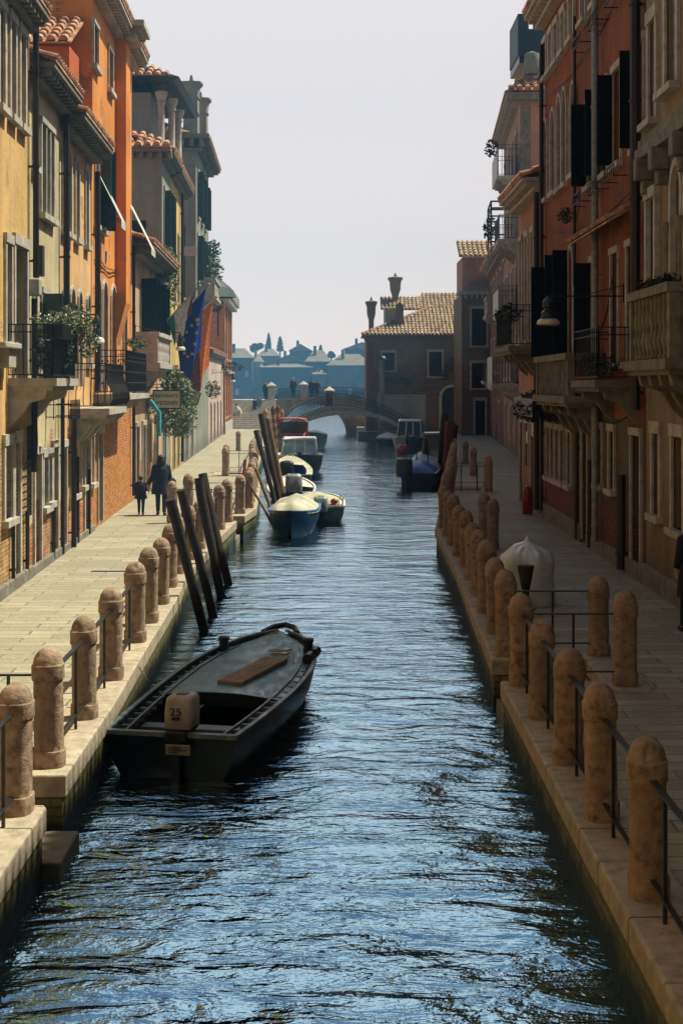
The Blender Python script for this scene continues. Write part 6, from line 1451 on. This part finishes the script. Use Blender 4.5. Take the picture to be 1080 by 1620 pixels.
# ================================================================ STREET THINGS
t = thing('wrapped_bundle', 'waist high bundle wrapped in white plastic and tied at the top on the right pavement', 'wrapped bundle', (3.1, 23.3, 0)); mb = MB()
prof = [(.42, 0), (.44, .1), (.45, .3), (.455, .5), (.455, .66), (.445, .76), (.41, .83), (.35, .88), (.27, .93), (.18, .975), (.11, 1.00), (.06, 1.02), (.035, 1.05), (.018, 1.10), (.004, 1.14)]
mb.lathe(prof, (3.1, 23.3, 0), 96, sq=2.8)
for v in mb.v:
    d = Vector((v.x-3.1, v.y-23.3, 0)); a = math.atan2(d.y, d.x); top_ = max(0, min(1, (v.z-.60)/.2)); q = Vector((v.x*5, v.y*5, v.z*1.6))
    n1 = mnoise.noise(q); n2 = abs(mnoise.noise(q*2.1+Vector((n1, 4, n1))))
    k = n1*.06+(.5-n2)*.05*(.3+top_)+.02*math.cos(a-2.2)*v.z
    v.x += math.cos(a)*k*min(1, d.length*3)+.03*max(0, v.z-.9); v.y += math.sin(a)*k*min(1, d.length*3); v.z += (n1*.05-n2*.05)*top_*min(1, d.length*5)
obj('plastic_wrap', mb, 'wrap', t, smooth=True, ang=60)
t = thing('flared_post', 'short dark flared post in front of the white wrapped bundle', 'post', (2.58, 19.5, 0)); mb = MB(); mb.lathe([(.05, 0), (.05, .72), (.065, .8), (.115, 1.06), (.118, 1.1), (.09, 1.1)], (2.58, 19.5, 0.03), 14); obj('shaft', mb, 'wood_pole', t, smooth=True)
t = thing('red_bin', 'small red cylindrical extinguisher standing against the right hand wall', 'fire extinguisher', (5.25, 39.3, 0)); mb = MB(); mb.lathe([(.13, 0), (.15, .03), (.15, .62), (.12, .72), (.05, .78)], (5.25, 39.3, 0), 16); obj('body', mb, 'red_paint', t, smooth=True)
mb = MB(); mb.lathe([(.04, .78), (.04, .86), (.06, .88)], (5.25, 39.3, 0), 10); mb.beam((5.25, 39.3, .88), (5.12, 39.25, .84), .03, .02); obj('valve', mb, 'stone', t)
for i, (u, z, l) in enumerate(((39.3, 2.0, 'nearest'), (40.4, 2.15, 'second'), (41.6, 1.9, 'farthest'))):
    mb = MB(); wbox(WR, mb, u, u+.3, .01, .05, z, z+.35); tag(obj('wall_notice', mb, 'sign_cream', bevel=.01), 'small pale notice on the peach corner house wall, %s of three' % l, 'notice', 'notices on the right hand wall')
mb = MB(); mb.box(-4.9, -4.2, 27.2, 27.35, .002, .008); tag(obj('drain_cover', mb, 'iron'), 'dark narrow drain grating in the sunlit left pavement', 'drain cover')

# ================================================================ PEOPLE
def person(label, x, y, h, rot, z=0, coat='coat_black', legs='trouser', hair='hair', skirt=.5, step=.18, arms=((.05, .1), (-.05, -.1)), bag=None, lean=0, longhair=False, shoes='coat_black', group=None, wide=1.0, hold=None):
    """standing or walking figure facing local +Y; arms: forward swing of left and right hand"""
    t = thing('person', label, 'person', (0, 0, 0), group); k = h/1.72
    hipz, shz, nk = .93, 1.42, 1.50
    def L(yy, zz): return Vector((0, yy+max(0, zz-hipz)*lean, zz-max(0, zz-hipz)*abs(lean)*.3))
    V, E, Rr = [], [], []
    def add(p, r, par=None):
        V.append(Vector(p)*k); Rr.append(r*k)
        if par is not None: E.append((par, len(V)-1))
        return len(V)-1
    pel = add(L(0, .95), .14); ab = add(L(0, 1.12), .13, pel); ch = add(L(0, 1.32), .15, ab); ne = add(L(.0, 1.47), .06, ch); hd0 = add(L(.01, 1.56), .075, ne); hd = add(L(.015, 1.63), .095, hd0); ht = add(L(.005, 1.70), .055, hd)
    nose = add(L(.115, 1.60), .014, hd)
    joints = {}
    for sg, st in ((-1, step), (1, -step)):
        hp = add(L(0, .90)+Vector((sg*.10, 0, 0)), .095, pel); kn = add((sg*.10, st*.55+.03, .50), .06, hp); an = add((sg*.10, st-.02, .09), .042, kn); add((sg*.11, st+.12, .04), .035, an)
        joints['leg%d' % sg] = [V[hp]/k, V[kn]/k, V[an]/k]
    hands = {}
    for sg, (fy, fz) in ((-1, arms[0]), (1, arms[1])):
        sh = add(L(0, 1.40)+Vector((sg*.18, 0, 0)), .06, ch); el = add(L(fy*.3-.02, 1.13+abs(fz)*.1)+Vector((sg*.235, 0, 0)), .042, sh)
        tgt = L(fy, .86+fz)+Vector((sg*(.26 if not hold or hold[0] != sg else hold[1]), 0, 0)); wr = add(tgt, .03, el); pm = add(tgt+Vector((0, .02, -.07)), .032, wr)
        for q in range(4): f1 = add(tgt+Vector((0, .045-.02*q, -.13)), .010, pm); add(tgt+Vector((-sg*.012, .048-.02*q, -.165+abs(q-1.3)*.008)), .009, f1)
        add(tgt+Vector((-sg*.015, .065, -.08)), .010, pm); joints['arm%d' % sg] = [V[sh]/k, V[el]/k, V[wr]/k]; hands[sg] = tgt
    me = bpy.data.meshes.new('body'); me.from_pydata(V, E, []); me.materials.append(M['skin']); o = bpy.data.objects.new('body', me); COL.objects.link(o); o.parent = t
    o.modifiers.new('skin', 'SKIN'); 
    for i, r in enumerate(Rr): me.skin_vertices[0].data[i].radius = (r, r)
    me.skin_vertices[0].data[0].use_root = True
    sb = o.modifiers.new('sub', 'SUBSURF'); sb.levels = 1; sb.render_levels = 1
    K = lambda p: Vector(p)*k
    mb = MB(); w = wide
    mb.tube([K(L(0, z_)) for z_ in (skirt, (skirt+.95)/2, .95, 1.1, 1.3, 1.42, 1.49)], [(a*w*k, b*w*k) for a, b in ((.235, .19), (.225, .18), (.20, .155), (.19, .15), (.215, .155), (.17, .12), (.075, .075))], 16)
    for sg in (-1, 1):
        a = joints['arm%d' % sg]; mb.tube([K(a[0]+Vector((-sg*.05, 0, .02))), K(a[0]), K(a[1]), K(a[2]+Vector((0, 0, .02)))], [.06*k*w, .078*k*w, .062*k*w, .048*k*w], 12)
    obj('coat', mb, coat, t, smooth=True)
    mb = MB()
    for sg in (-1, 1):
        a = joints['leg%d' % sg]; mb.tube([K(a[0]+Vector((0, 0, .05))), K(a[0]*.5+a[1]*.5), K(a[1]), K(a[2]+Vector((0, 0, .01)))], [.115*k, .09*k, .072*k, .055*k], 12)
    obj('trousers', mb, legs, t, smooth=True)
    mb = MB()
    for sg, st in ((-1, step), (1, -step)): mb.ball(K((sg*.105, st+.05, .045)), (.05*k, .14*k, .048*k), 10, 6)
    obj_split('shoes', mb, shoes, t, smooth=True)
    mb = MB(); c = L(-.015, 1.655); mb.ball(K(c), (.108*k, .118*k, .105*k), 14, 10)
    if longhair: mb.ball(K(c+Vector((0, -.045, -.13))), (.125*k, .085*k, .19*k), 12, 10)
    mb2 = MB(); mb2.v = [v for v in mb.v]; mb2.f = [f for f in mb.f if not any((mb.v[i].y > (c.y+.055)*k and mb.v[i].z < (c.z+.045)*k) for i in f)]
    obj('hair', mb2, hair, t, smooth=True)
    if bag:
        sg = bag; q = K(hands[sg]); mb = MB(); mb.lathe([(.10*k, -.42*k), (.15*k, -.36*k), (.14*k, -.18*k), (.07*k, -.1*k)], q+Vector((sg*.03, 0, .1*k)), 12, sq=3); mb.tube([q+Vector((0, -.07, -.02)), q+Vector((0, 0, .03)), q+Vector((0, .07, -.02))], .012, 6)
        bo = obj('handbag', mb, 'coat_navy', loc=(0, 0, 0), smooth=True); bo.location = (x, y, z); bo.rotation_euler = (0, 0, rot); tag(bo, 'dark bag hanging from the right hand of the woman in the long dark coat', 'bag')
    t.location = (x, y, z); t.rotation_euler = (0, 0, rot); return t
person('woman in a long dark coat with long dark hair, walking away on the left pavement', -5.05, 39.0, 1.66, .05, coat='coat_navy', skirt=.62, longhair=True, arms=((.02, .02), (.06, .22)), bag=1, wide=1.22, step=.12, hold=(-1, .38))
person('small child in dark clothes holding the hand of the woman in the long coat', -5.63, 39.1, 1.08, .0, coat='coat_black', skirt=.72, arms=((.05, .02), (.03, .22)), step=.1, wide=1.2, hold=(1, .34))
person('dark figure at the edge of the right pavement, close to the ochre wall', 5.18, 20.4, 1.72, .1, coat='coat_black', legs='coat_black', skirt=.55, step=.22, wide=1.15)
bz = 2.42
for i, (px, y, h, rot, z, coat, legs, lab, kw) in enumerate((
    (380, 117.5, 1.6, 1.2, .50, 'coat_pale', 'trouser', 'bending person in a pale top on the lower steps of the far bridge', dict(lean=.55)),
    (403, 118.5, 1.7, 2.4, .83, 'coat_black', 'trouser', 'person in dark clothes climbing the steps, left of the pair with the pale coat', {}),
    (410, 119.3, 1.7, 2.9, 1.0, 'coat_green', 'coat_pale', 'person in a grey green jacket climbing the steps beside the one in dark clothes', {}),
    (421, 121.5, 1.75, 3.0, 2.16, 'coat_black', 'coat_black', 'person in black standing at the top of the steps by the far bridge', {}),
    (464, 122.5, 1.82, 3.2, 2.42, 'coat_black', 'coat_black', 'tall bald man in a dark coat standing on the far bridge', dict(hair='skin')),
    (493, 122.6, 1.72, 3.0, 2.42, 'coat_navy', 'trouser', 'taller of the two dark figures close together on the far bridge', {}),
    (502, 122.5, 1.6, 3.3, 2.42, 'coat_black', 'trouser', 'shorter of the two dark figures close together on the far bridge', dict(longhair=True)))):
    person(lab, (px-VX)/F*y, y, h, rot, z, coat, legs, group='people on the far bridge and its steps', **kw)

# ================================================================ HAZE
hm = bpy.data.materials.new('pale_blue_air'); hm.use_nodes = True; nt = hm.node_tree; nt.nodes.clear()
out = nt.nodes.new('ShaderNodeOutputMaterial'); pv = nt.nodes.new('ShaderNodeVolumePrincipled'); pv.inputs['Color'].default_value = (.24, .60, 1.0, 1); pv.inputs['Density'].default_value = .0012; pv.inputs['Anisotropy'].default_value = .0
nt.links.new(pv.outputs[0], out.inputs['Volume'])
HAZE = True
if HAZE:
    mb = MB(); mb.box(-310, 310, -45, 425, -4, 45); hz_ = obj('haze', mb, hm); tag(hz_, kind='stuff')
